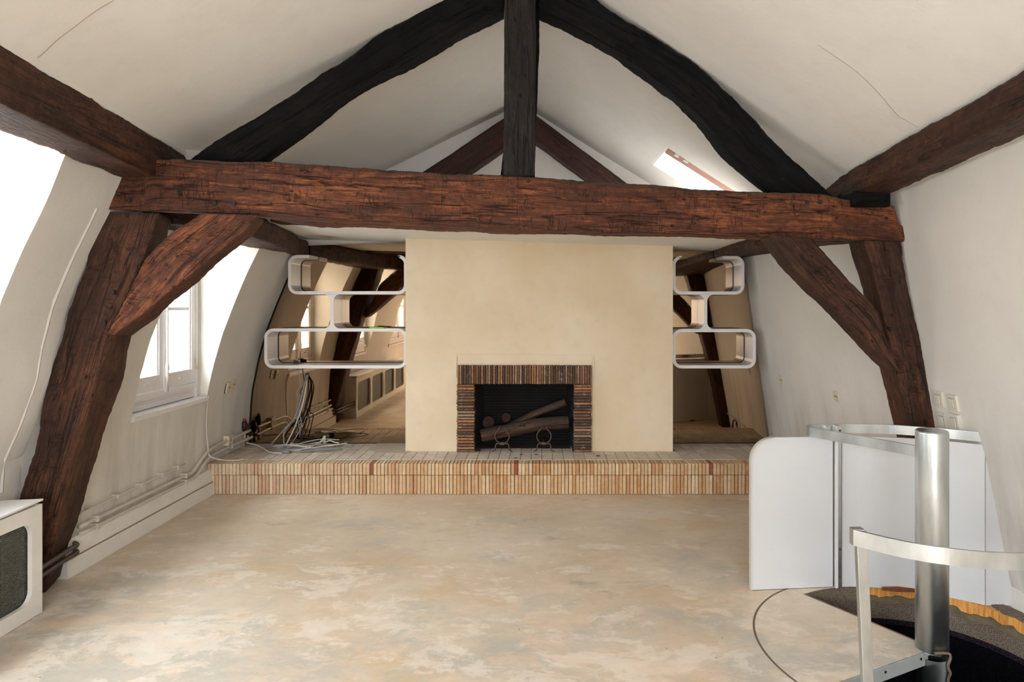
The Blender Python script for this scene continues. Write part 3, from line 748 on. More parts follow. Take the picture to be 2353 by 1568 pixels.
# ------------------------------------------------------------------ timbers
def resample(poly, n):
    poly = [Vector(p) for p in poly]; L = [0]
    for a, b in zip(poly, poly[1:]): L.append(L[-1] + (b - a).length)
    out = []
    for i in range(n):
        s = L[-1] * i / (n - 1); j = 0
        while j < len(L) - 2 and L[j + 1] < s: j += 1
        t = (s - L[j]) / max(1e-9, L[j + 1] - L[j]); out.append(poly[j].lerp(poly[j + 1], min(1, t)))
    return out
TS = (.028, .12, .28, .44, .58, .72, .88, .972)
def timber(name, secs, mat, lab, cat='beam', amp=.006, step=.014, wane=.012, groove=None, parent=None, seedv=0, cap_mat=None):
    """secs: list of 4 corners (front-A, front-B, back-B, back-A)"""
    cs = [sum((Vector(c) for c in s), Vector()) / 4 for s in secs]
    L = [0]
    for a, b in zip(cs, cs[1:]): L.append(L[-1] + (b - a).length)
    n = max(3, int(L[-1] / step)); V = []; G = []; Fc = []; K = 4 * len(TS)
    off = Vector((seedv * 3.7, seedv * 1.3, seedv * 7.1))
    for i in range(n + 1):
        s = L[-1] * i / n; j = 0
        while j < len(L) - 2 and L[j + 1] < s: j += 1
        t = (s - L[j]) / (L[j + 1] - L[j]); C = [Vector(a).lerp(Vector(b), t) for a, b in zip(secs[j], secs[j + 1])]
        cen = sum(C, Vector()) / 4; axA = (C[0] - C[1]).normalized(); axB = (C[3] - C[0]).normalized()
        ring = []
        for q in range(4):
            a, b = C[q], C[(q + 1) % 4]
            for ti, tt in enumerate(TS):
                p = a.lerp(b, tt); d = (p - cen); ln = d.length; d.normalize()
                w_ = amp * (1.4 * noise.noise(p * 2.6 + off) + .8 * noise.noise(p * 9 + off) + .55 * noise.noise(p * 31 + off) + .30 * noise.noise(p * 75 + off))
                if ti in (0, len(TS) - 1): w_ -= wane * max(0, noise.noise(p * 4 + off * 2) + .15)
                p2 = p + d * w_
                if groove and q == groove[0] and ti == groove[1]: p2 += axB * groove[2] * (.5 + .7 * abs(noise.noise(Vector((s * 2, 1, seedv)))))
                ring.append(p2); rel = p - cen; G.append((s + seedv * 11, rel.dot(axA) + seedv * 2.3, rel.dot(axB) + seedv))
        V += ring
    for i in range(n):
        for k in range(K): Fc.append((i * K + k, i * K + (k + 1) % K, (i + 1) * K + (k + 1) % K, (i + 1) * K + k))
    for e in (0, n):
        base = e * K; c = sum((V[base + k] for k in range(K)), Vector()) / K; V.append(c); G.append(G[base])
        for k in range(K): Fc.append((base + k, base + (k + 1) % K, len(V) - 1) if e else (base + (k + 1) % K, base + k, len(V) - 1))
    org = min(V, key=lambda v: v.z)
    o = mesh(name, V, Fc, mat, parent, True, None if parent else org)
    at_ = o.data.attributes.new('gr', 'FLOAT_VECTOR', 'POINT')
    for i, v in enumerate(G): at_.data[i].vector = v
    bm = bmesh.new(); bm.from_mesh(o.data); bmesh.ops.recalc_face_normals(bm, faces=bm.faces); bm.to_mesh(o.data); bm.free()
    for p in o.data.polygons: p.use_smooth = True
    if lab and not parent: tag(o, lab, cat)
    return o
def DT(px): return 3.53 + (px - 222) / (2077 - 222) * .25
def XZ(px, py, D): p = at(px, py, D); return p.x, p.z
def truss(A, B, off, t, Bf=None, n=20, both=False):
    """A: silhouette on the far-from-vanishing-point side (front edge); B: silhouette towards it (back edge)"""
    SA = resample(A, n); SB = resample(B, n); SF = resample(Bf, n) if Bf else None; out = []
    for i in range(n):
        a = SA[i]; b = SB[i]; da = DT(a.x) + off; db = DT(b.x) + off
        ax, az = XZ(a.x, a.y, da); bx, bz = XZ(b.x, b.y, db + t)
        if SF: f = SF[i]; df = DT(f.x) + off; fx, fz = XZ(f.x, f.y, df)
        else: df = db; fx, fz = bx, bz
        out.append([(ax, da, az), (fx, df, fz), (bx, db + t, bz), (ax, da + t, az)])
    return out
# straighten: pair points at equal x rather than equal arc length
def tie_secs():
    A = [(222, 440), (248, 400), (300, 398), (332, 394), (340, 366), (400, 365), (640, 374), (900, 390), (1155, 402), (1500, 424), (1700, 438), (1900, 448), (1965, 458), (2000, 469), (2055, 474), (2070, 520)]
    Bf = [(222, 481), (600, 493), (900, 510), (1200, 527), (1500, 537), (1750, 545), (2077, 556)]
    Bb = [(222, 484), (590, 503), (650, 521), (900, 529), (1200, 540), (1500, 545), (1740, 551), (2077, 557)]
    xs = [222, 235, 248, 300, 330, 338, 350] + list(range(400, 2050, 75)) + [2055, 2068, 2078]; out = []
    for x in xs:
        D = DT(x); a = at(x, interp(A, x), D); f = at(x, interp(Bf, x), D); b = at(x, interp(Bb, x), D + .26)
        xx = a.x if x > CX else a.x
        out.append([tuple(a), tuple(f), (f.x, D + .26, b.z), (a.x, D + .26, a.z)])
    return out
timber('tie_beam', tie_secs(), OAK, 'massive reddish brown hewn oak tie beam crossing the whole room', amp=.007, seedv=1)
timber('truss_post', truss([(240, 486), (208, 560), (198, 610), (160, 700), (130, 800), (95, 930), (75, 1020), (45, 1120), (20, 1230), (-18, 1362)],
                           [(398, 505), (386, 550), (345, 650), (305, 775), (292, 850), (262, 930), (240, 1000), (215, 1085), (190, 1170), (160, 1260), (146, 1318)], .015, .22,
                           Bf=[(365, 490), (335, 590), (300, 660), (252, 773), (210, 910), (182, 1000), (150, 1110), (125, 1230), (100, 1366)]),
       OAKD, 'leaning left truss post of dark oak standing behind the white radiator cover', seedv=2, wane=.02)
timber('corner_brace', truss([(462, 490), (400, 530), (332, 588), (310, 640), (280, 700), (247, 768)],
                             [(608, 508), (580, 545), (520, 592), (450, 657), (400, 692), (350, 742), (305, 772)], -.03, .19,
                             Bf=[(592, 494), (560, 532), (500, 580), (430, 640), (380, 678), (330, 720), (262, 770)]),
       OAK, 'curved reddish corner brace between the left post and the tie beam', seedv=3, wane=.015)
timber('truss_post', truss([(2070, 556), (2085, 640), (2105, 740), (2130, 860), (2145, 930), (2158, 985), (2185, 1120), (2226, 1330)],
                           [(1950, 560), (1972, 640), (1990, 720), (2020, 850), (2036, 910), (2052, 975), (2078, 1100), (2116, 1300)], .02, .20),
       OAKD, 'leaning right truss post of dark oak with a long vertical split', seedv=4, wane=.01, groove=(0, 3, .04))
timber('corner_brace', truss([(1868, 549), (1930, 618), (2000, 690), (2025, 722), (2042, 790), (2062, 848)],
                             [(1743, 549), (1800, 622), (1870, 692), (1940, 762), (2015, 842), (2040, 852)], -.02, .18),
       OAKD, 'dark corner brace between the right post and the tie beam', seedv=5)
timber('king_post', [[(XZ(xa, ya, 3.62)[0], 3.62, XZ(xa, ya, 3.62)[1]), (XZ(xb, ya, 3.62)[0], 3.62, XZ(xb, ya, 3.62)[1]), (XZ(xb, ya, 3.62)[0], 3.80, XZ(xb, ya, 3.62)[1]), (XZ(xa, ya, 3.62)[0], 3.80, XZ(xa, ya, 3.62)[1])]
                     for xa, xb, ya in ((1155, 1228, 402), (1157, 1229, 300), (1158, 1230, 150), (1159, 1230, 0), (1160, 1231, -66))],
       OAKG, 'vertical charcoal coloured king post rising from the tie beam to the ridge', amp=.002, wane=.004, seedv=6)
timber('king_post_lath', [[(XZ(xa, ya, 3.80)[0], 3.80, XZ(xa, ya, 3.8)[1]), (XZ(xb, ya, 3.80)[0], 3.80, XZ(xa, ya, 3.8)[1]), (XZ(xb, ya, 3.80)[0], 3.88, XZ(xa, ya, 3.8)[1]), (XZ(xa, ya, 3.80)[0], 3.88, XZ(xa, ya, 3.8)[1])]
                          for xa, xb, ya in ((1150, 1229, 410), (1165, 1233, 260), (1165, 1240, 100), (1165, 1238, 0), (1165, 1238, -25))],
       OAKB, 'rough black timber fixed behind the king post', amp=.004, seedv=16)
timber('rafter', truss([(438, 366), (500, 320), (600, 262), (680, 205), (770, 150), (870, 75), (930, 40), (1000, 0), (1100, -52), (1158, -75)],
                       [(622, 374), (690, 325), (760, 272), (790, 243), (850, 205), (920, 175), (1000, 132), (1080, 88), (1158, 45)], .07, .2,
                       Bf=[(590, 374), (665, 322), (745, 262), (775, 232), (838, 190), (910, 158), (990, 112), (1075, 62), (1158, 12)]),
       OAKB, 'curved blackened left rafter of the truss above the tie beam', seedv=7, amp=.008, wane=.015)
timber('rafter', truss([(1918, 452), (1850, 390), (1790, 335), (1730, 270), (1680, 215), (1620, 160), (1540, 108), (1440, 50), (1375, 0), (1300, -40), (1238, -72)],
                       [(1752, 443), (1700, 400), (1650, 355), (1610, 305), (1560, 250), (1500, 200), (1420, 140), (1340, 95), (1290, 70), (1238, 48)], .06, .2,
                       Bf=[(1775, 445), (1725, 400), (1675, 350), (1635, 300), (1585, 245), (1520, 190), (1435, 128), (1352, 78), (1298, 48), (1238, 20)]),
       OAKB, 'curved blackened right rafter of the truss above the tie beam', seedv=8, amp=.008, wane=.015, groove=(0, 3, .02))
def box_secs(pts):
    return pts
def purlin(T, B, O, D0, vp, D1s, zfix=0):
    """section corners given in pixels at D0, swept towards the camera; vp: vanishing point of its direction"""
    out = []
    for D in D1s:
        c = []
        for p in (T, B, O, (O[0], T[1] + (B[1] - T[1]) * .1)):
            q = at(p[0], p[1], D0); dx = (vp[0] - CX) / F; dz = -(vp[1] - CY) / F
            DD = max(D, 1.7); c.append((q.x + dx * (DD - D0), D, q.z + dz * (DD - D0)))
        out.append(c)
    return out
PD = [-1.0, 1.0, 1.7, 2.0, 2.3, 2.6, 2.9, 3.2, 3.5]
timber('purlin', purlin((335, 300), (330, 392), (238, 396), 3.4, (1000, 711), PD + [3.62, 3.95, 4.3]), OAKD, 'dark purlin under the left slope, running towards the viewer from the truss', seedv=9, amp=.006)
timber('purlin', purlin((1975, 379), (1978, 438), (2052, 442), 3.7, (1380, 731), PD + [3.7, 3.95, 4.3]), OAKD, 'dark purlin under the right slope, running towards the viewer from the truss', seedv=10, amp=.006)
tag(timber('packing_block', [[tuple(at(1960, y0_, 3.70)), tuple(at(1960, y1_, 3.70)), tuple(at(1960, y1_, 3.70) + Vector((0, .2, 0))), tuple(at(1960, y0_, 3.70) + Vector((0, .2, 0)))] if 0 else
                      [tuple(at(xx, 434, 3.72)), tuple(at(xx, 474, 3.72)), tuple(at(xx, 474, 3.72) + Vector((0, .2, 0))), tuple(at(xx, 434, 3.72) + Vector((0, .2, 0)))] for y0_, y1_, xx in ((0, 0, 1962), (0, 0, 2000), (0, 0, 2046))],
       OAKB, 'small dark wooden block wedged between the right purlin and tie beam', cat='block', amp=.003, seedv=11))
timber('purlin', [[(x0, D, z1), (x0, D, z0), (xl(D, 2.0) - .1, D, z0 + .02), (xl(D, 2.0) - .1, D, z1)] for D, x0, z0, z1 in
                  ((3.80, -1.70, 1.93, 2.10), (4.3, -1.81, 1.925, 2.09), (4.85, -1.89, 1.93, 2.08), (5.5, -2.00, 1.925, 2.08), (6.16, -2.09, 1.93, 2.07))],
       OAKD, 'far left purlin running from behind the brace to the left mirror', seedv=12, amp=.009, wane=.02)
timber('purlin', [[(x0, D, z1), (x0, D, z0), (xr(D, 2.0) + .1, D, z0 + .0), (xr(D, 2.0) + .1, D, z1)] for D, x0, z0, z1 in
                  ((3.98, 1.52, 1.87, 2.02), (4.6, 1.53, 1.90, 2.0), (5.25, 1.54, 1.915, 1.99), (6.16, 1.57, 1.925, 1.99))],
       OAKD, 'far right purlin running from behind the brace to the right mirror', seedv=13, amp=.008, wane=.015)
timber('ceiling_beam', [[(x, 4.70, zl(x) + .2), (x, 4.70, zl(x) - .012), (x, 4.935, zl(x) - .012), (x, 4.935, zl(x) + .2)] for x in (-1.86, -1.0, 0, 1.0, 1.66)],
       OAKD, 'dark beam behind the tie beam carrying the low white ceiling', seedv=14, amp=.004)
def ps(pts): return [at(x, y, 6.02) for x, y in pts]
def gable(A, B, lab, sd):
    SA, SB = resample(A, 8), resample(B, 8); out = []
    for a, b in zip(SA, SB):
        p, q = at(a.x, a.y, 6.02), at(b.x, b.y, 6.02); out.append([tuple(p), tuple(q), (q.x, 6.2, q.z), (p.x, 6.2, p.z)])
    timber('gable_rafter', out, OAKR, lab, seedv=sd, amp=.003, wane=.005)
gable([(1215, 232), (1160, 270), (980, 389), (860, 468)], [(1215, 296), (1158, 340), (1075, 397), (960, 476)], 'dark red left rafter against the far gable wall', 20)
gable([(1190, 232), (1232, 265), (1437, 419), (1500, 466)], [(1190, 296), (1232, 325), (1345, 408), (1420, 466)], 'dark red right rafter against the far gable wall', 21)

# dark plugs in tie beam and posts, coloured as the shade of peg holes
for i, (px, py) in enumerate(((296, 461), (492, 467), (536, 468), (1855, 465), (1885, 465), (258, 672), (238, 742), (2050, 758))):
    D = DT(px) - (.01 if py < 500 else .0) ; p = at(px, py, D)
    m = MB(); m.tube([(p.x, D - .0015, p.z), (p.x, D + .03, p.z)], .012, 12)
    par = {0: 'tie_beam', 1: 'tie_beam', 2: 'tie_beam', 3: 'tie_beam', 4: 'tie_beam', 5: 'truss_post', 6: 'truss_post', 7: 'truss_post.001'}[i]
    m.build('peg_hole', HOLE, bpy.data.objects[par])

# ------------------------------------------------------------------ baseboards
m = MB(); m2 = MB()
for d0, d1 in ((3.72, 5.395),):
    m.hexa([(-2.75, d0, 0), (-2.575, d0, 0), (-2.575, d1, 0), (-2.75, d1, 0)], [(-2.75, d0, .098), (-2.575, d0, .098), (-2.575, d1, .098), (-2.75, d1, .098)])
    m2.hexa([(-2.75, d0, .102), (-2.585, d0, .102), (-2.585, d1, .102), (-2.75, d1, .102)], [(-2.75, d0, .205), (-2.60, d0, .20), (-2.60, d1, .20), (-2.75, d1, .205)])
bb = m.build('baseboard_left', WHITEP, bevel=.002); tag(bb, kind='structure'); m2.build('upper_board', WHITEP, bb, bevel=.003)
MB().box(-2.62, -2.579, 3.72, 5.39, .097, .103).build('joint_line', simple('joint dirt', S(150, 125, 98), .9), bb)
m = MB(); m.hexa([(2.30, 1.2, 0), (2.46, 1.2, 0), (2.46, 3.40, 0), (2.335, 3.40, 0)], [(2.32, 1.2, .1), (2.46, 1.2, .1), (2.46, 3.40, .1), (2.34, 3.40, .1)])
tag(m.build('baseboard_right', WHITEP, bevel=.003), kind='structure')
# plaster strip and bead beside the left post
m = MB(); rows = []
zz = [.55 + (1.985 - .55) * i / 20 for i in range(21)]
for z_ in zz:
    x = xl(3.48, z_); rows.append(((x - .002, 3.435), (x + .006, 3.447), (x + .003, 3.457), (x + .004, 3.56)))
V = [(a[0], a[1], z_) for z_, r4 in zip(zz, rows) for a in r4]; Fc = []
for i in range(len(zz) - 1):
    for k in range(3): Fc.append((i * 4 + k, i * 4 + k + 1, (i + 1) * 4 + k + 1, (i + 1) * 4 + k))
pe = mesh('plaster_strip', V, Fc, WALL, wl, smooth=False)

# ------------------------------------------------------------------ pipes on the left wall
def pipe(name, pts, r, mat, lab, clips=(), group=None):
    root = MB().tube(smooth_path(pts, 6), r, 10).build(name, mat, smooth=True, origin=pts[0]); tag(root, lab, 'pipe' if 'pipe' in name else 'conduit', group)
    for c in clips:
        m = MB(); m.box(c[0] - .035, c[0] + r + .004, c[1] - .009, c[1] + .009, c[2] - r - .006, c[2] + r + .006); m.build('clip', mat, root, bevel=.002)
    return root
xw = -2.60
pipe('heating_pipe', [(xw, 3.85, .245), (xw, 4.5, .245), (xw, 5.02, .245), (xw, 5.12, .25), (xw, 5.28, .325), (xw, 5.42, .36), (xw, 5.7, .368), (xw + .01, 6.1, .375)], .0125, PIPEW, 'upper white painted heating pipe along the left wall, stepping up over the hearth', [(xw, 5.0, .245), (xw, 4.0, .245), (xw, 5.75, .368)], 'heating pipes on the left wall')
pipe('heating_pipe', [(xw, 3.85, .20), (xw, 4.5, .20), (xw, 5.03, .20), (xw, 5.16, .205), (xw, 5.30, .272), (xw, 5.44, .302), (xw, 5.7, .307), (xw + .015, 6.13, .31)], .0125, PIPEW, 'lower white painted heating pipe along the left wall, stepping up over the hearth', [(xw, 5.0, .20), (xw, 4.0, .20), (xw, 5.75, .307)], 'heating pipes on the left wall')
pipe('cable_conduit', [(xw, 3.86, .315), (xw, 4.4, .322), (xw, 5.0, .33)], .007, PIPEW, 'thin painted cable conduit clipped above the two heating pipes', [(xw, d, .315 + (d - 3.86) * .013) for d in (3.95, 4.2, 4.45, 4.7, 4.9)])
for i in (0, 1):
    zt = .185 - .04 * i
    r = pipe('pipe_loop', [(-2.64, 3.82, zt - .015), (-2.59, 3.80, zt - .015), (-2.552, 3.76, zt - .012), (-2.535, 3.68, zt - .005), (-2.48, 3.45, zt + .012), (-2.445, 3.33, zt + .022)], .0135, PIPEB,
         ['upper', 'lower'][i] + ' brown painted pipe bent around the foot of the left post', (), 'brown pipes round the left post')
    r['category'] = 'pipe'
for i, (px, py, D, hb) in enumerate(((562, 968, 6.02, .37), (569, 977, 6.10, .31))):
    p = at(px, py, D); root = empty('radiator_valve', (p.x, D, HZ)); tag(root, ['rear', 'front'][i] + ' pipe valve with red cap in the corner by the left mirror', 'valve', 'red capped valves by the mirror')
    MB().tube([(p.x, D, HZ), (p.x, D, p.z - .075)], .011, 10).build('pipe', COPPER, root, smooth=True)
    MB().tube([(p.x, D, p.z - .09), (p.x, D, p.z - .08), (p.x, D, p.z - .05), (p.x, D, p.z - .01), (p.x, D, p.z)], [.013, .019, .023, .021, .014], 12).build('valve_body', BRASSD, root, smooth=True)
    MB().tube([(p.x, D, p.z), (p.x, D, p.z + .018)], .014, 12).build('cap', RED, root, smooth=True)

# sockets and switches
def wall_plate(name, p, side, w_, h_, t_, mat, lab, cat, holes=True, rocker=False, group=None, tilt=0):
    """plate lying on the leaning wall at p"""
    fx = xl if side < 0 else xr
    ty = Vector((fx(p.y + .05, p.z) - fx(p.y - .05, p.z), .1, 0)).normalized(); tz = Vector((fx(p.y, p.z + .05) - fx(p.y, p.z - .05), 0, .1)).normalized()
    nrm_ = ty.cross(tz).normalized()
    if (nrm_.x > 0) != (side < 0): nrm_ = -nrm_
    if tilt: ty, tz = ty * math.cos(tilt) + tz * math.sin(tilt), tz * math.cos(tilt) - ty * math.sin(tilt)
    base = Vector((fx(p.y, p.z), p.y, p.z))
    def bx(c0, c1, h0, h1, d0, d1):
        q = lambda a, b, c: tuple(base + ty * a + tz * b + nrm_ * c)
        m = MB(); m.hexa([q(c0, h0, d0), q(c1, h0, d0), q(c1, h0, d1), q(c0, h0, d1)], [q(c0, h1, d0), q(c1, h1, d0), q(c1, h1, d1), q(c0, h1, d1)]); return m
    root = bx(-w_ / 2, w_ / 2, -h_ / 2, h_ / 2, -.02, t_).build(name, mat, bevel=.003, origin=base); tag(root, lab, cat, group)
    if holes:
        for s in (-1, 1): bx(s * .012 - .004, s * .012 + .004, -.006, .004, t_ - .002, t_ + .001).build('pin_hole', HOLE, root)
    if rocker:
        bx(-w_ * .28, w_ * .28, -h_ * .30, h_ * .30, t_ - .001, t_ + .002).build('rocker_gap_shade', simple('painted gap shade', S(150, 142, 128), .6), root)  # raised plate, the gap's shade put into its darker colour
        bx(-w_ * .25, w_ * .27, -h_ * .29, h_ * .27, t_, t_ + .006).build('rocker', mat, root, bevel=.002)
    return root
wall_plate('wall_socket', hit_left(523, 890), -1, .075, .085, .016, SOCK, 'ivory wall socket hanging loose beside a dark hole, right of the window', 'socket', tilt=.05)
wall_plate('wall_socket', hit_left(537, 883), -1, .07, .08, .005, SOCK, 'flat ivory wall socket between the loose one and the mirror', 'socket')
wall_plate('wall_cavity', hit_left(518.5, 893), -1, .018, .085, .003, HOLE, 'dark hole in the plaster behind the loose socket', 'hole', holes=False)
wall_plate('socket_box', hit_left(519, 1011), -1, .09, .085, .045, SOCK, 'beige surface socket box just above the heating pipes', 'socket')
wall_plate('wall_socket', hit_right(1796, 873), 1, .062, .085, .006, SOCK, 'small ivory socket on the right wall, nearer the mirror', 'socket')
wall_plate('wall_socket', hit_right(1923, 911), 1, .062, .075, .008, SOCK, 'small ivory socket on the right wall, nearer the right post', 'socket')
for i, (px, py) in enumerate(((2159, 917), (2191, 926), (2167, 966), (2199, 970))):
    wall_plate('light_switch', hit_right(px, py), 1, .084, .088, .009 + (.008 if i == 3 else 0), SWW,
               ['upper left white light switch beside the right post', 'upper right white light switch above the handrail', 'lower left white light switch, touching the post and handrail', 'lower right white light switch standing off the wall with a dark gap'][i], 'switch', holes=False, rocker=True, group='four light switches by the right post')

# ------------------------------------------------------------------ radiator cover (near left)
rc = empty('radiator_cover', (-2.5, 2.0, 0)); tag(rc, 'long white radiator cover with mesh panels along the near left wall', 'radiator cover')
XF, XBK, RY1, RY0, RH = -2.425, -2.60, 3.31, .14, .53
nc = 4; cell = (RY1 - RY0) / nc
def rrect(y0, y1, z0, z1, r, k=5):
    out = []
    for cy, cz, a0 in ((y1 - r, z1 - r, 0), (y0 + r, z1 - r, 90), (y0 + r, z0 + r, 180), (y1 - r, z0 + r, 270)):
        for i in range(k + 1):
            a = math.radians(a0 + 90 * i / k); out.append((cy + r * math.cos(a), cz + r * math.sin(a)))
    return out
V = []; Fc = []
fm = MB()
for c in range(nc):
    y0 = RY0 + c * cell; y1 = y0 + cell
    inner = rrect(y0 + .05, y1 - .05, .075, .46, .06); outr = []
    # project inner loop to the cell rectangle for an easy ring of quads
    cy, cz = (y0 + y1) / 2, (.0 + RH) / 2
    for (y, z) in inner:
        dy, dz = y - cy, z - cz; sc_ = min((cell / 2) / max(1e-6, abs(dy)), (RH / 2) / max(1e-6, abs(dz))); outr.append((cy + dy * sc_, cz + dz * sc_))
    corners = [(y1, RH), (y0, RH), (y0, 0), (y1, 0)]
    n = len(inner); vs = []
    for x in (XF, XF - .022):
        vs += [(x, y, z) for y, z in outr] + [(x, y, z) for y, z in inner]
    vs += [(x, y, z) for x in (XF, XF - .022) for y, z in corners]
    fs = []
    for i in range(n):
        j = (i + 1) % n
        fs.append((i, j, n + j, n + i)); fs.append((2 * n + j, 2 * n + i, 3 * n + i, 3 * n + j)); fs.append((n + i, n + j, 3 * n + j, 3 * n + i))
    # fill the corner triangles
    for ci, (yc, zc) in enumerate(corners):
        for i in range(n):
            j = (i + 1) % n; a, b = outr[i], outr[j]
            if (abs(a[0] - yc) < 1e-4 and abs(b[1] - zc) < 1e-4) or (abs(b[0] - yc) < 1e-4 and abs(a[1] - zc) < 1e-4):
                if abs(a[0] - b[0]) > 1e-5 and abs(a[1] - b[1]) > 1e-5: fs.append((i, 4 * n + ci, j)); fs.append((2 * n + j, 4 * n + 4 + ci, 2 * n + i))
    fm.add(vs, fs)
fm.build('front_board', WHITEP, rc)
MB().box(XBK, XF, RY1 - .001, RY1 + .018, 0, RH).build('side_board', WHITEP, rc, bevel=.002)
m = MB(); V = []; k = 12
for i in range(k + 1):
    y = RY0 + (RY1 + .012 - RY0) * i / k
    lift = .012 * max(0, (y - 2.6) / .7) ** 2
    V += [(XBK - .02, y, RH + .004 + lift * .3), (XF + .008, y, RH + .004 + lift), (XF + .008, y, RH + .012 + lift), (XBK - .02, y, RH + .012 + lift * .3)]
Fc = []
for i in range(k):
    for q in range(4): Fc.append((i * 4 + q, i * 4 + (q + 1) % 4, (i + 1) * 4 + (q + 1) % 4, (i + 1) * 4 + q))
Fc += [(0, 1, 2, 3), (4 * k + 3, 4 * k + 2, 4 * k + 1, 4 * k)]
m.add(V, Fc).build('top_board', WHITE, rc)
gm = simple('dark steel mesh', S(120, 120, 112), .5, .7)
for c in range(nc):
    y0 = RY0 + c * cell + .03; y1 = y0 + cell - .06; m = MB(); y = y0
    while y < y1: m.box(XF - .034, XF - .031, y, y + .0028, .05, .48); y += .0085
    z = .055
    while z < .48: m.box(XF - .031, XF - .028, y0, y1, z, z + .0028); z += .0085
    tag(m.build('wire_mesh', gm, rc), kind='stuff')
MB().box(XBK, XBK + .05, RY0 + .1, RY1 - .1, .08, .45).build('radiator_panel', simple('dark radiator', S(60, 58, 54), .6), rc)
MB().box(XBK, XF, RY0 - .018, RY0, 0, RH).build('side_board', WHITEP, rc)

# ------------------------------------------------------------------ shelves
SY0, SY1 = 5.92, 6.168
def ribbon(pts, t, closed):
    """centre line in (x, z) thickened by t; returns outer, inner loops"""
    n = len(pts); o = []; i_ = []
    for k in range(n):
        a = Vector(pts[(k - 1) % n] if closed or k else pts[k]); b = Vector(pts[(k + 1) % n] if closed or k < n - 1 else pts[k])
        d = (b - a).normalized(); nn_ = Vector((-d.y, d.x)); p = Vector(pts[k])
        o.append(p + nn_ * t / 2); i_.append(p - nn_ * t / 2)
    return o, i_
def ribbon_mesh(m, pts, t, closed, y0, y1):
    o, i_ = ribbon(pts, t, closed); n = len(pts); V = [(p.x, y, p.y) for y in (y0, y1) for L in (o, i_) for p in L]; Fc = []
    for k in range(n if closed else n - 1):
        j = (k + 1) % n
        Fc += [(k, j, n + j, n + k), (2 * n + j, 2 * n + k, 3 * n + k, 3 * n + j), (k, 2 * n + k, 2 * n + j, j), (n + j, 3 * n + j, 3 * n + k, n + k)]
    if not closed: Fc += [(0, n, 3 * n, 2 * n), (n - 1, 3 * n - 1, 4 * n - 1, 2 * n - 1)]
    m.add(V, Fc)
def arc(cx, cz, r, a0, a1, k=6): return [(cx + r * math.cos(math.radians(lerp(a0, a1, i / k))), cz + r * math.sin(math.radians(lerp(a0, a1, i / k)))) for i in range(k + 1)]
T_ = .027; RR = .065
def loop(x0, x1, z0, z1):
    x0 += T_ / 2; x1 -= T_ / 2; z0 += T_ / 2; z1 -= T_ / 2; r = RR
    return arc(x1 - r, z1 - r, r, 0, 90) + arc(x0 + r, z1 - r, r, 90, 180) + arc(x0 + r, z0 + r, r, 180, 270) + arc(x1 - r, z0 + r, r, 270, 360)
def tray(x0, x1, z0, z1, stubL, stubR):
    x0 += T_ / 2; x1 -= T_ / 2; z0 += T_ / 2; z1 -= T_ / 2; r = RR
    return [(x0 + stubL, z1)] + arc(x0 + r, z1 - r, r, 90, 180) + arc(x0 + r, z0 + r, r, 180, 270) + arc(x1 - r, z0 + r, r, 270, 360) + arc(x1 - r, z1 - r, r, 0, 90) + [(x1 - stubR, z1)]
def divider(xc, z0, z1, r=.06):
    h = T_ / 2
    L = arc(xc - h - r, z0 + r, r, 270, 360, 6); L2 = arc(xc - h - r, z1 - r, r, 0, 90, 6)
    Rr = arc(xc + h + r, z1 - r, r, 90, 180, 6); R2 = arc(xc + h + r, z0 + r, r, 180, 270, 6)
    return L + L2 + Rr + R2
def shelf(lower, upper, div, stubs, lab):
    root = empty('wall_shelf', ((lower[0] + lower[1]) / 2, SY0, lower[2])); tag(root, lab, 'shelf')
    for nm, pts, cl_ in (('lower_box', loop(*lower), True), ('upper_tray', tray(*upper, *stubs), False)):
        m = MB(); ribbon_mesh(m, pts, T_, cl_, SY0, SY1); body = m.build(nm, WHITE, root)
        m = MB(); ribbon_mesh(m, pts, T_ + .006, cl_, SY1 - .006, SY1 + .001); m.build('back_line', DARKV, root)  # thin dark line where the shelf meets the mirror
        m = MB(); ribbon_mesh(m, pts, T_ * .5, cl_, SY0 - .0015, SY0 + .002); m.build('edge_band', WHITE, body)
    m = MB(); m.prism_y(divider(div, lower[3] - .001, upper[2] + .001), SY0, SY1); m.build('divider', WHITE, root)
shelf((-2.392, CL - .004, .945, 1.292), (-2.185, CL - .004, 1.588, 1.93), -1.806, (.17, .045), 'white looped wall shelf on the mirror left of the chimney, wider than its twin')
shelf((1.148, 1.872, .945, 1.287), (1.148, 1.772, 1.586, 1.922), 1.436, (.045, .17), 'white looped wall shelf on the mirror right of the chimney')
m = MB(); p = at(847, 756, 6.0); m.hexa([(-1.50, 6.0, 1.2925), (-1.375, 6.0, 1.2925), (-1.365, 6.09, 1.2925), (-1.49, 6.09, 1.2925)], [(-1.50, 6.0, 1.303), (-1.375, 6.0, 1.2995), (-1.365, 6.09, 1.2995), (-1.49, 6.09, 1.303)])
tag(m.build('note_pad', GREEN), 'lime green note pad lying in the middle row of the left shelf', 'note pad')
x_ = at(685, 832, 6.1).x
m = MB(); m.box(x_ - .03, x_ - .004, 6.07, 6.10, .9725, 1.005); m.box(x_ + .0, x_ + .02, 6.06, 6.09, .9725, .998); m.tube([(x_ - .01, 6.08, .985), (x_ + .006, 6.075, .985)], .006, 8)
tag(m.build('cable_clamp', BLACKP, bevel=.003), 'small black cable clamp in the lower box of the left shelf', 'clamp')

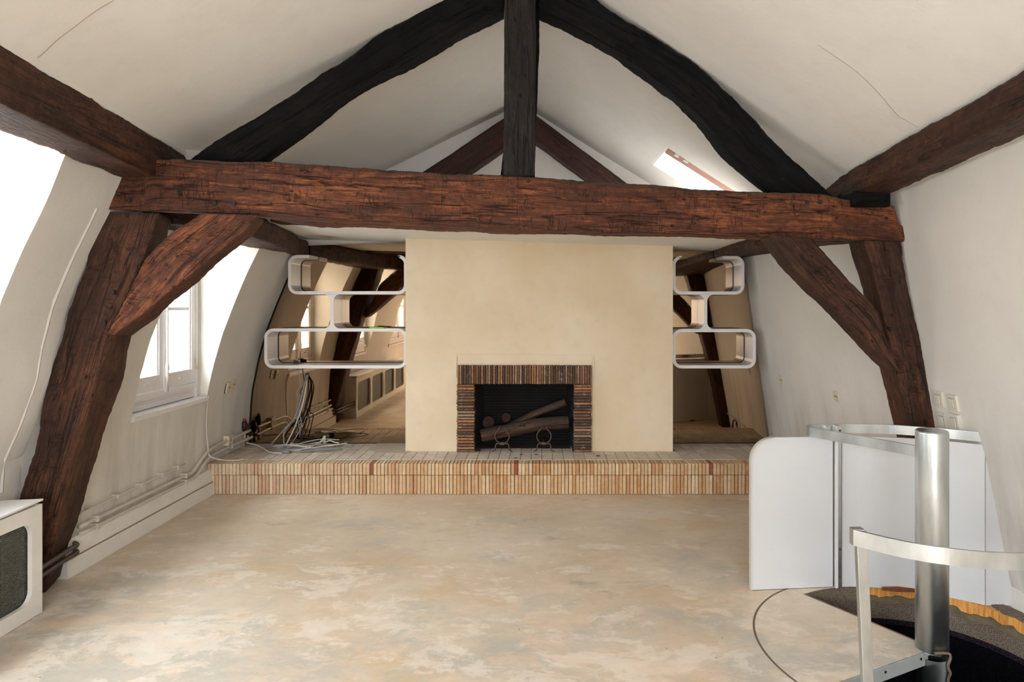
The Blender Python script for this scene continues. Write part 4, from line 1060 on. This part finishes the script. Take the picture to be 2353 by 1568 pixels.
# ------------------------------------------------------------------ cables
def cable(pts, r, mat, lab, name='cable', cat='cable', group='cables heaped on the left of the hearth'):
    o = MB().tube(smooth_path(pts, 7), r, 7).build(name, mat, smooth=True, origin=pts[0]); tag(o, lab, cat, group); return o
H = HZ
hx, hz = at(706, 862, 6.165).x, at(706, 862, 6.165).z
m = MB(); m.tube([(hx, 6.168, hz), (hx, 6.160, hz)], .017, 14); tag(m.build('cable_outlet', BLACKP, smooth=False), 'round black cable outlet in the left mirror below the shelf', 'outlet')
def P(px, py, D): v = at(px, py, D); return (v.x, v.y, max(v.z, H + .006))
cable([(hx, 6.165, hz), P(704, 880, 6.10), P(697, 915, 6.09), P(682, 955, 6.08), P(655, 985, 6.07), P(628, 1016, 6.03), P(618, 1028, 5.95), P(590, 1036, 5.86)], .006, CABB, 'beige cable falling from the mirror outlet towards the wall corner')
cable([(hx - .006, 6.165, hz), P(699, 885, 6.08), P(690, 925, 6.07), P(674, 965, 6.06), P(655, 990, 6.05), P(652, 1010, 6.04), P(658, 1022, 6.02), P(700, 1024, 5.98), P(740, 1021, 5.97)], .006, CABG, 'grey cable hooking round in front of the mirror before joining the heap')
cable([(hx + .004, 6.165, hz), P(703, 890, 6.07), P(694, 935, 6.05), P(676, 985, 6.03), P(660, 1018, 6.0), P(664, 1023, 5.97), P(720, 1026, 5.94)], .0055, CABW, 'whitish cable running straight down from the outlet')
cable([(hx + .01, 6.165, hz), P(708, 900, 6.12), P(703, 940, 6.13), P(690, 970, 6.13), P(678, 990, 6.12), P(672, 1017, 6.10)], .0055, CABK, 'black cable hanging closest to the mirror')
cable([(hx + .008, 6.165, hz), P(709, 895, 6.1), P(698, 950, 6.09), P(706, 960, 6.09), P(700, 985, 6.08), P(690, 1015, 6.06)], .004, CABK, 'thin black cable with a kink below the outlet')
cable([(hx, 6.163, hz), P(697, 900, 6.1), P(688, 940, 6.08), P(692, 975, 6.06), P(683, 1000, 6.05), P(669, 1020, 6.0)], .004, CABG, 'thin grey cable crossing in front of the black cable')
cable([P(686, 833, 6.1)[0:2] + (.96,), P(687, 855, 6.12), P(690, 885, 6.12), P(681, 905, 6.12), P(686, 915, 6.12), P(681, 940, 6.12), P(685, 965, 6.11), P(690, 1000, 6.1)], .0035, CABG, 'thin wavy grey wire coming down from the shelf clamp')
rr2 = random.Random(11)
labs = ['outermost grey blue loop of the cable heap', 'white loop lying low in the cable heap', 'grey blue coil in the middle of the heap', 'white coil on top of the heap', 'grey loop reaching furthest left on the bricks', 'beige loop at the front of the heap', 'small grey coil near the black adapter']
for i in range(7):
    cx_ = -2.06 + .10 * (i % 3) + rr2.uniform(-.05, .05); cy_ = 5.90 + rr2.uniform(-.05, .06); a_ = .27 - .025 * i; b_ = .14 - .010 * i
    pts = []
    for k in range(17):
        th = k * .62 + i; q = 1 + .12 * math.sin(k * 1.7 + i)
        pts.append((cx_ + a_ * q * math.cos(th), min(6.14, cy_ + b_ * q * math.sin(th)), H + .007 + .007 * (i % 3) + (.006 + (.02 if i in (1, 3) else 0)) * (1 + math.sin(k * .9 + i))))
    cable(pts, .0038, [CABG, CABW, CABG, CABW, CABG, CABB, CABG][i], labs[i])
cable([P(566, 1018, 6.0), P(585, 1022, 5.95), P(604, 1030, 5.85), P(622, 1040, 5.72), P(648, 1042, 5.66)], .006, CABW, 'white cable ending in the small grey plug')
p0 = flr(655, 1043, H)
m = MB(); m.tube([(p0.x - .03, p0.y, H + .014), (p0.x, p0.y, H + .016), (p0.x + .035, p0.y + .002, H + .016)], [.009, .013, .013], 10)
pl = m.build('power_plug', CABG, smooth=True); tag(pl, 'small grey blue power plug at the front of the cable heap', 'plug')
m = MB(); m.tube([(p0.x + .035, p0.y - .007, H + .016), (p0.x + .055, p0.y - .007, H + .016)], .0022, 6); m.tube([(p0.x + .035, p0.y + .009, H + .016), (p0.x + .055, p0.y + .009, H + .016)], .0022, 6); m.build('pin', BLACKP, pl)
p1 = flr(749, 1024, H)
m = MB(); m.box(p1.x + .002, p1.x + .026, p1.y - .015, p1.y + .03, H + .036, H + .086); ad = m.build('plug_adapter', BLACKP, bevel=.004); tag(ad, 'upright black plug adapter held up by a white plug', 'adapter')
ad.location.z = H + .036
m = MB(); m.tube([(p1.x - .07, p1.y - .02, H + .012), (p1.x - .04, p1.y - .01, H + .035), (p1.x - .012, p1.y, H + .068)], [.009, .011, .014], 10); m.box(p1.x - .022, p1.x + .0, p1.y - .014, p1.y + .014, H + .012, H + .085)
wp = m.build('power_plug', SWW, bevel=0, smooth=False); tag(wp, 'white power plug standing against the black adapter', 'plug')
cable([P(745, 1018, 6.02), P(757, 1013, 6.0), P(770, 1017, 5.98), P(778, 1019, 5.97), P(772, 1023, 5.94), P(755, 1026, 5.9)], .006, CABW, 'white cable curling to the right of the black adapter')
# white cable by the window and near mirror, on the wall
wp_ = [hit_left(x, y) for x, y in ((455, 770), (456, 918), (500, 920), (498, 960), (496, 1000), (497, 1020), (499, 1040))]
c0 = [(xl(5.3, .80) + .012, 5.31, .79), (xl(5.33, .7) + .010, 5.335, .70), (xl(5.33, .55) + .012, 5.335, .55), (xl(5.33, .4) + .03, 5.34, .40), (xl(5.33, .3) + .05, 5.35, .31), (-2.50, 5.42, .262), (-2.42, 5.47, .252), (-2.38, 5.48, .262)]
cable(c0, .0055, CABW, 'white cable falling from the window corner to a bare end on the hearth', group=None)
p_ = [(XO + .05, 5.313, z_) for z_ in (1.9, 1.4, .9, .83)] + [(XO + .06, 5.312, .80), (xl(5.31, .8) + .006, 5.312, .795)]
cable(p_, .005, CABW, 'thin white wire running down the corner of the window reveal', group=None)

# ceiling cracks and screws
def crack(pxs, side, parent, r=.0014):
    pts = []
    for x, y in pxs:
        D, t = hit_ceiling(x, y, side); q = ceil_pt(side, D, t); pts.append(q - Vector((0, 0, .0012)))
    MB().tube(smooth_path(pts, 4), r, 5).build('crack', simple('plaster crack', S(158, 142, 122), .9), parent)
crack([(86, 132), (100, 120), (135, 88), (170, 62), (215, 28), (262, 0)], -1, cl)
crack([(1880, 105), (1960, 160), (2010, 205), (2060, 262), (2080, 275), (2110, 292)], 1, crr, .0009)

# ------------------------------------------------------------------ stair well and barrier
well = empty('spiral_stair', (C0.x, C0.y, -1.4)); tag(well, 'spiral stair going down through the round opening at the right', 'staircase')
def ringpt(a, r, z): return (C0.x + math.cos(a) * r, C0.y + math.sin(a) * r, z)
# landing
m = MB(); pts = [(C0.x, C0.y)] + [(C0.x + math.cos(a) * (RL - .007), C0.y + math.sin(a) * (RL - .007)) for a in [lerp(A1 + .004, A2 - .004, i / 30) for i in range(31)]]
m.prism_z(pts, -.028, .0005); m.build('landing', FLOOR, well)
mesh('joint', [ringpt(a, r, .0008) for r in (RL - .008, RL + .002) for a in [lerp(A1, A2, i / 40) for i in range(41)]], [(i, i + 1, 42 + i, 41 + i) for i in range(40)], simple('joint grit', S(105, 88, 70), .95), well)
u2 = Vector((math.cos(A2), math.sin(A2))); n2 = Vector((-u2.y, u2.x)); n2 = n2 if n2.y < 0 else -n2
m = MB(); a_ = C0 + u2 * .04 + n2 * .004; b_ = C0 + u2 * (RL - .02) + n2 * .004
m.hexa([(a_.x, a_.y, -.058), (b_.x, b_.y, -.058), (b_.x + n2.x * .005, b_.y + n2.y * .005, -.058), (a_.x + n2.x * .005, a_.y + n2.y * .005, -.058)],
       [(a_.x, a_.y, -.002), (b_.x, b_.y, -.002), (b_.x + n2.x * .005, b_.y + n2.y * .005, -.002), (a_.x + n2.x * .005, a_.y + n2.y * .005, -.002)]).build('edge_trim', simple('dull aluminium trim', S(172, 178, 178), .55, .25, var=.15), well)
for s_ in (.09, .32, .56):
    q = C0 + u2 * s_ + n2 * .010; MB().tube([(q.x, q.y, -.022), (q.x + n2.x * .002, q.y + n2.y * .002, -.022)], .006, 8).build('screw', BLACKP, well)
u1 = Vector((math.cos(A1), math.sin(A1))); n1 = Vector((u1.y, -u1.x))
m = MB(); a_ = C0 + u1 * .04; b_ = C0 + u1 * .73
m.hexa([(a_.x, a_.y, -.05), (b_.x, b_.y, -.05), (b_.x + n1.x * .02, b_.y + n1.y * .02, -.05), (a_.x + n1.x * .02, a_.y + n1.y * .02, -.05)],
       [(a_.x, a_.y, .0), (b_.x, b_.y, .0), (b_.x + n1.x * .02, b_.y + n1.y * .02, -.004), (a_.x + n1.x * .02, a_.y + n1.y * .02, -.004)]).build('wooden_nosing', simple('worn brown timber edge', S(128, 98, 84), .7, var=.3), well)
# pole
def lathe(name, prof, mat, parent, n=40):
    MB().tube([(C0.x + .005, C0.y, z) for r, z in prof], [r for r, z in prof], n).build(name, mat, parent, smooth=True)
px0 = .0655
o = MB(); o.tube([(C0.x, C0.y, -2.2), (C0.x, C0.y, -.03)], px0 - .004, 40, cap=False).build('pole', ALU, well, smooth=True)
o = MB(); o.tube([(C0.x, C0.y, z) for z in (-.004, .0, .94, .948, .952)], [px0 - .002, px0, px0, px0 - .001, px0 - .006], 44).build('pole_sleeve', ALU, well, smooth=True)
for p in well.children[-1].data.polygons:
    if len(p.vertices) > 4: p.use_smooth = False
# well lining bands
def band(name, z0, z1, rf, mat, a0=-.9, a1=2.16, wob=0.0, n=90, parent=None):
    V = []; 
    for i in range(n + 1):
        a = lerp(a0, a1, i / n); r = well_r(a % (2 * PI)) + rf
        w0 = wob * (noise.noise(Vector((a * 14, z0 * 9, 1))) * .7 + noise.noise(Vector((a * 45, z0 * 9, 1))) * .6); w1 = wob * (noise.noise(Vector((a * 14, z1 * 9, 4))) * .7 + noise.noise(Vector((a * 45, z1 * 9, 1))) * .6)
        V += [ringpt(a, r, z0 + w0), ringpt(a, r, z1 + w1), ringpt(a, r + .02, z1 + w1), ringpt(a, r + .02, z0 + w0)]
    Fc = []
    for i in range(n):
        for q in range(4): Fc.append((i * 4 + q, i * 4 + (q + 1) % 4, (i + 1) * 4 + (q + 1) % 4, (i + 1) * 4 + q))
    MB().add(V, Fc).build(name, mat, parent or well)
band('carpet_backing', -.055, .002, -.004, LATEX, a0=-.9, a1=1.75, wob=.006)
band('carpet_fringe', -.078, -.046, -.016, FIBRE, a0=-.9, a1=1.72, wob=.022)
band('carpet_lining', -.165, -.06, -.011, CARPET, a0=-.9, a1=1.80)
band('carpet_lining', -.165, -.002, -.010, CARPET, a0=1.60, a1=2.13)
band('lining_trim', -.19, -.165, -.018, PURP, a0=-.9, a1=2.13)
band('shaft_wall', -2.3, -.19, .0, NAVY, a0=-2.7, a1=2.13, n=120)
band('shaft_wall', -2.3, -.03, -.02, NAVY, a0=2.10, a1=3.62, n=40)
band('shaft_wall', -.19, -.03, .0, NAVY, a0=3.6, a1=5.4, n=60)
m = MB(); m.prism_z([ringpt(2 * PI * i / 30, .8, 0)[:2] for i in range(30)], -2.32, -2.3); m.build('lower_floor', NAVY, well)
for k in range(7):
    a0 = A1 - .02 - k * math.radians(34); z_ = -.19 * (k + 1) - .03
    m = MB(); pts = [(C0.x + math.cos(a0) * .05, C0.y + math.sin(a0) * .05)] + [ringpt(a0 - math.radians(38) * i / 8, .615, 0)[:2] for i in range(9)]
    m.prism_z(pts, z_ - .035, z_); m.build('tread', NAVY, well)
# carpet remnant on the floor at right of the well
pts = [ringpt(a, well_r(a) - .002, 0)[:2] for a in [lerp(.55, -.35, i / 14) for i in range(15)]]
pts += [(2.40, 2.72), (2.345, 3.0), (2.345, 3.28), (2.30, 3.40), (2.24, 3.39)]
m = MB(); m.prism_z(pts, .0015, .009); tag(m.build('carpet_remnant', CARPET), 'strip of torn grey brown carpet left between the stair well and the right wall', 'carpet')

# barrier
bar_ = empty('stair_barrier', (1.6, 3.6, 0)); tag(bar_, 'white panel barrier with aluminium post shielding the spiral stair', 'barrier')
PX0, PX1, PZ, r_ = 1.105, 1.552, .80, .12
outline = [(PX0, .004)] + [(PX0, PZ - r_)] + arc(PX0 + r_, PZ - r_, r_, 180, 90, 10) + [(PX1, PZ), (PX1, .004)]
def panel_xy(x): return 3.575 + (x - PX0) * .10
def sheet(outl, y_of, t, name, mat, par):
    n = len(outl); V = [(x, y_of(x), z) for x, z in outl] + [(x, y_of(x) + t, z) for x, z in outl]
    Fc = [tuple(range(n)), tuple(range(n, 2 * n))[::-1]] + [(i, (i + 1) % n, n + (i + 1) % n, n + i) for i in range(n)]
    return MB().add(V, Fc).build(name, mat, par, bevel=.0)
sheet(outline, panel_xy, .018, 'panel', PANELW, bar_)
eb = MB(); o2 = [(x, z) for x, z in outline[:-1]]
ribbon_mesh(eb, o2[:-1], .007, False, 3.568, 3.600); eb.build('edge_band', EDGEW, bar_)
# second, curved panel
def cp(s): # s 0..1 from post to wall
    a = flr(1935, 1350); b = flr(2263, 1393); c = Vector((1.93, 3.63)); return (1 - s) ** 2 * Vector((a.x, a.y)) + 2 * s * (1 - s) * c + s * s * Vector((b.x, b.y))
V = []; k = 16
for i in range(k + 1):
    p = cp(i / k)
    for dy in (0, .016): V += [(p.x, p.y + dy, .003), (p.x, p.y + dy, .80)]
Fc = []
for i in range(k):
    for q in ((0, 1), (1, 3), (3, 2), (2, 0)): Fc.append((i * 4 + q[0], i * 4 + q[1], (i + 1) * 4 + q[1], (i + 1) * 4 + q[0]))
Fc += [(0, 1, 3, 2), (4 * k, 4 * k + 2, 4 * k + 3, 4 * k + 1)]
MB().add(V, Fc).build('curved_panel', PANELW, bar_)
e = cp(1)
m = MB(); zz = [0.003, .1, .3, .5, .7, .80]
poly = [(e.x + .003, .80)] + [(xr(3.40, z_) + .0, z_) for z_ in zz[::-1]] + [(e.x + .003, .003)]
m.prism_y(poly, e.y - .003, e.y + .012); m.build('filler_panel', PANELW, bar_)
# aluminium post
q = flr(1924, 1350); m = MB(); m.box(q.x - .018, q.x + .012, q.y - .022, q.y + .02, .004, .86); m.build('post', ALU, bar_, bevel=.002)
m = MB(); m.box(q.x - .0195, q.x - .006, q.y - .024, q.y - .01, .004, .80); m.build('post_cover', PANELW, bar_)
for z_ in (.06, .21, .835): MB().tube([(q.x + .004, q.y - .0225, z_), (q.x + .004, q.y - .026, z_)], .006, 8).build('screw', IRON, bar_)
# handrails: flat bars
def flatbar(name, path, z, h, t, parent, zf=None):
    pts = smooth_path([(x, y, 0) for x, y in path], 8); V = []; n = len(pts)
    for i, p in enumerate(pts):
        d = (pts[min(i + 1, n - 1)] - pts[max(i - 1, 0)]).normalized(); s = Vector((-d.y, d.x, 0)) * t / 2
        zz_ = z if zf is None else zf(i / (n - 1))
        V += [p + s + Vector((0, 0, zz_ - h)), p + s + Vector((0, 0, zz_)), p - s + Vector((0, 0, zz_)), p - s + Vector((0, 0, zz_ - h))]
    Fc = [(0, 1, 2, 3), (4 * n - 1, 4 * n - 2, 4 * n - 3, 4 * n - 4)]
    for i in range(n - 1):
        for q_ in range(4): Fc.append((i * 4 + q_, (i + 1) * 4 + q_, (i + 1) * 4 + (q_ + 1) % 4, i * 4 + (q_ + 1) % 4))
    return MB().add(V, Fc).build(name, ALU, parent)
hr = empty('upper_handrail', (1.5, 3.5, .8)); tag(hr, 'flat aluminium handrail looping from the pole round the white barrier to the right wall', 'handrail')
flatbar('rail', [(1.668, 2.99), (1.648, 3.04), (1.60, 3.16), (1.50, 3.36), (1.435, 3.49), (1.405, 3.555), (1.412, 3.60), (1.45, 3.628), (1.53, 3.638), (1.65, 3.648), (1.85, 3.62), (2.05, 3.52), (2.20, 3.415), (2.235, 3.38)], .862, .048, .011, hr, lambda s: .862 + (.018 * max(0, 1 - s * 3.2)))
m = MB(); m.box(1.508, 1.53, 3.598, 3.636, .818, .858); m.build('bracket', ALU, hr, bevel=.001)
lr = empty('lower_handrail', (1.12, 2.42, 0)); tag(lr, 'nearer curved aluminium guard rail on a square post at the frame edge', 'handrail')
lp = [at(1962, 1217, 2.43), at(2040, 1236, 2.36), at(2100, 1248, 2.31), at(2169, 1258, 2.27), at(2261, 1268, 2.25), at(2353, 1271, 2.25), at(2440, 1268, 2.28)]
flatbar('rail', [(p.x, p.y) for p in lp] + [(2.12, 2.45), (2.30, 2.66)], .70, .056, .012, lr, lambda s: interp([(i / 8 * 1.0, p.z) for i, p in enumerate(lp)] + [(1, lp[-1].z)], s))
t0 = at(1972, 1226, 2.44); t1 = at(1993, 1568, 2.44); tb = t0 + (t1 - t0) * ((t0.z - .0) / (t0.z - t1.z))
m = MB(); hw = .019
m.hexa([(tb.x - hw, 2.435, 0.002), (tb.x + hw, 2.435, 0.002), (tb.x + hw, 2.46, 0.002), (tb.x - hw, 2.46, 0.002)], [(t0.x - .008, 2.435, .69), (t0.x + .030, 2.435, .69), (t0.x + .030, 2.46, .69), (t0.x - .008, 2.46, .69)])
m.build('post', ALU, lr, bevel=.002)
m = MB(); c = at(1974, 1228, 2.43); m.box(c.x - .022, c.x + .020, 2.425, 2.46, .64, .700); m.build('rail_end_block', ALU, lr, bevel=.003)
# torn carpet plank at foot of barrier
m = MB(); a_ = flr(2062, 1353); tag(m.prism_z([(1.79, 3.575), (1.86, 3.555), (1.97, 3.55), (1.985, 3.575), (1.9, 3.585)], .002, .02).build('floor_debris', simple('rust brown splinter', S(130, 75, 45), .9, var=.4)), 'rust brown splinter at the foot of the curved white panel', 'debris')

# conduit and coil on right wall, seen in the mirror
pc = [(xr(d, z_) - .012, d, z_) for d, z_ in ((3.9, .17), (4.3, .18), (4.7, .19), (5.1, .20))]
pipe('cable_conduit', pc, .007, PIPEW, 'thin conduit low on the right wall, seen in the right mirror', ())
pts = []
for k in range(26):
    a = k * .7; pts.append((xr(4.5, .1) - .02 - .003 * (k % 4), 4.5 + .09 * math.cos(a) * (1 + .3 * math.sin(k)), .11 + .07 * math.sin(a) * (1 + .2 * math.cos(k * 1.3))))
cable(pts, .004, CABK, 'coil of dark wire low on the right wall, seen in the right mirror', group=None)

rp = [(C0.x + .03 + .004 * math.sin(k * 1.9), C0.y - .075 + .003 * math.cos(k * 2.3), .012 - .02 * k) for k in range(9)]
tag(MB().tube(smooth_path([(C0.x - .03, C0.y - .07, .012)] + rp, 4), .006, 7).build('rope_end', FIBRE, smooth=True, origin=rp[0]), 'frayed end of jute cord hanging beside the foot of the steel pole', 'cord')
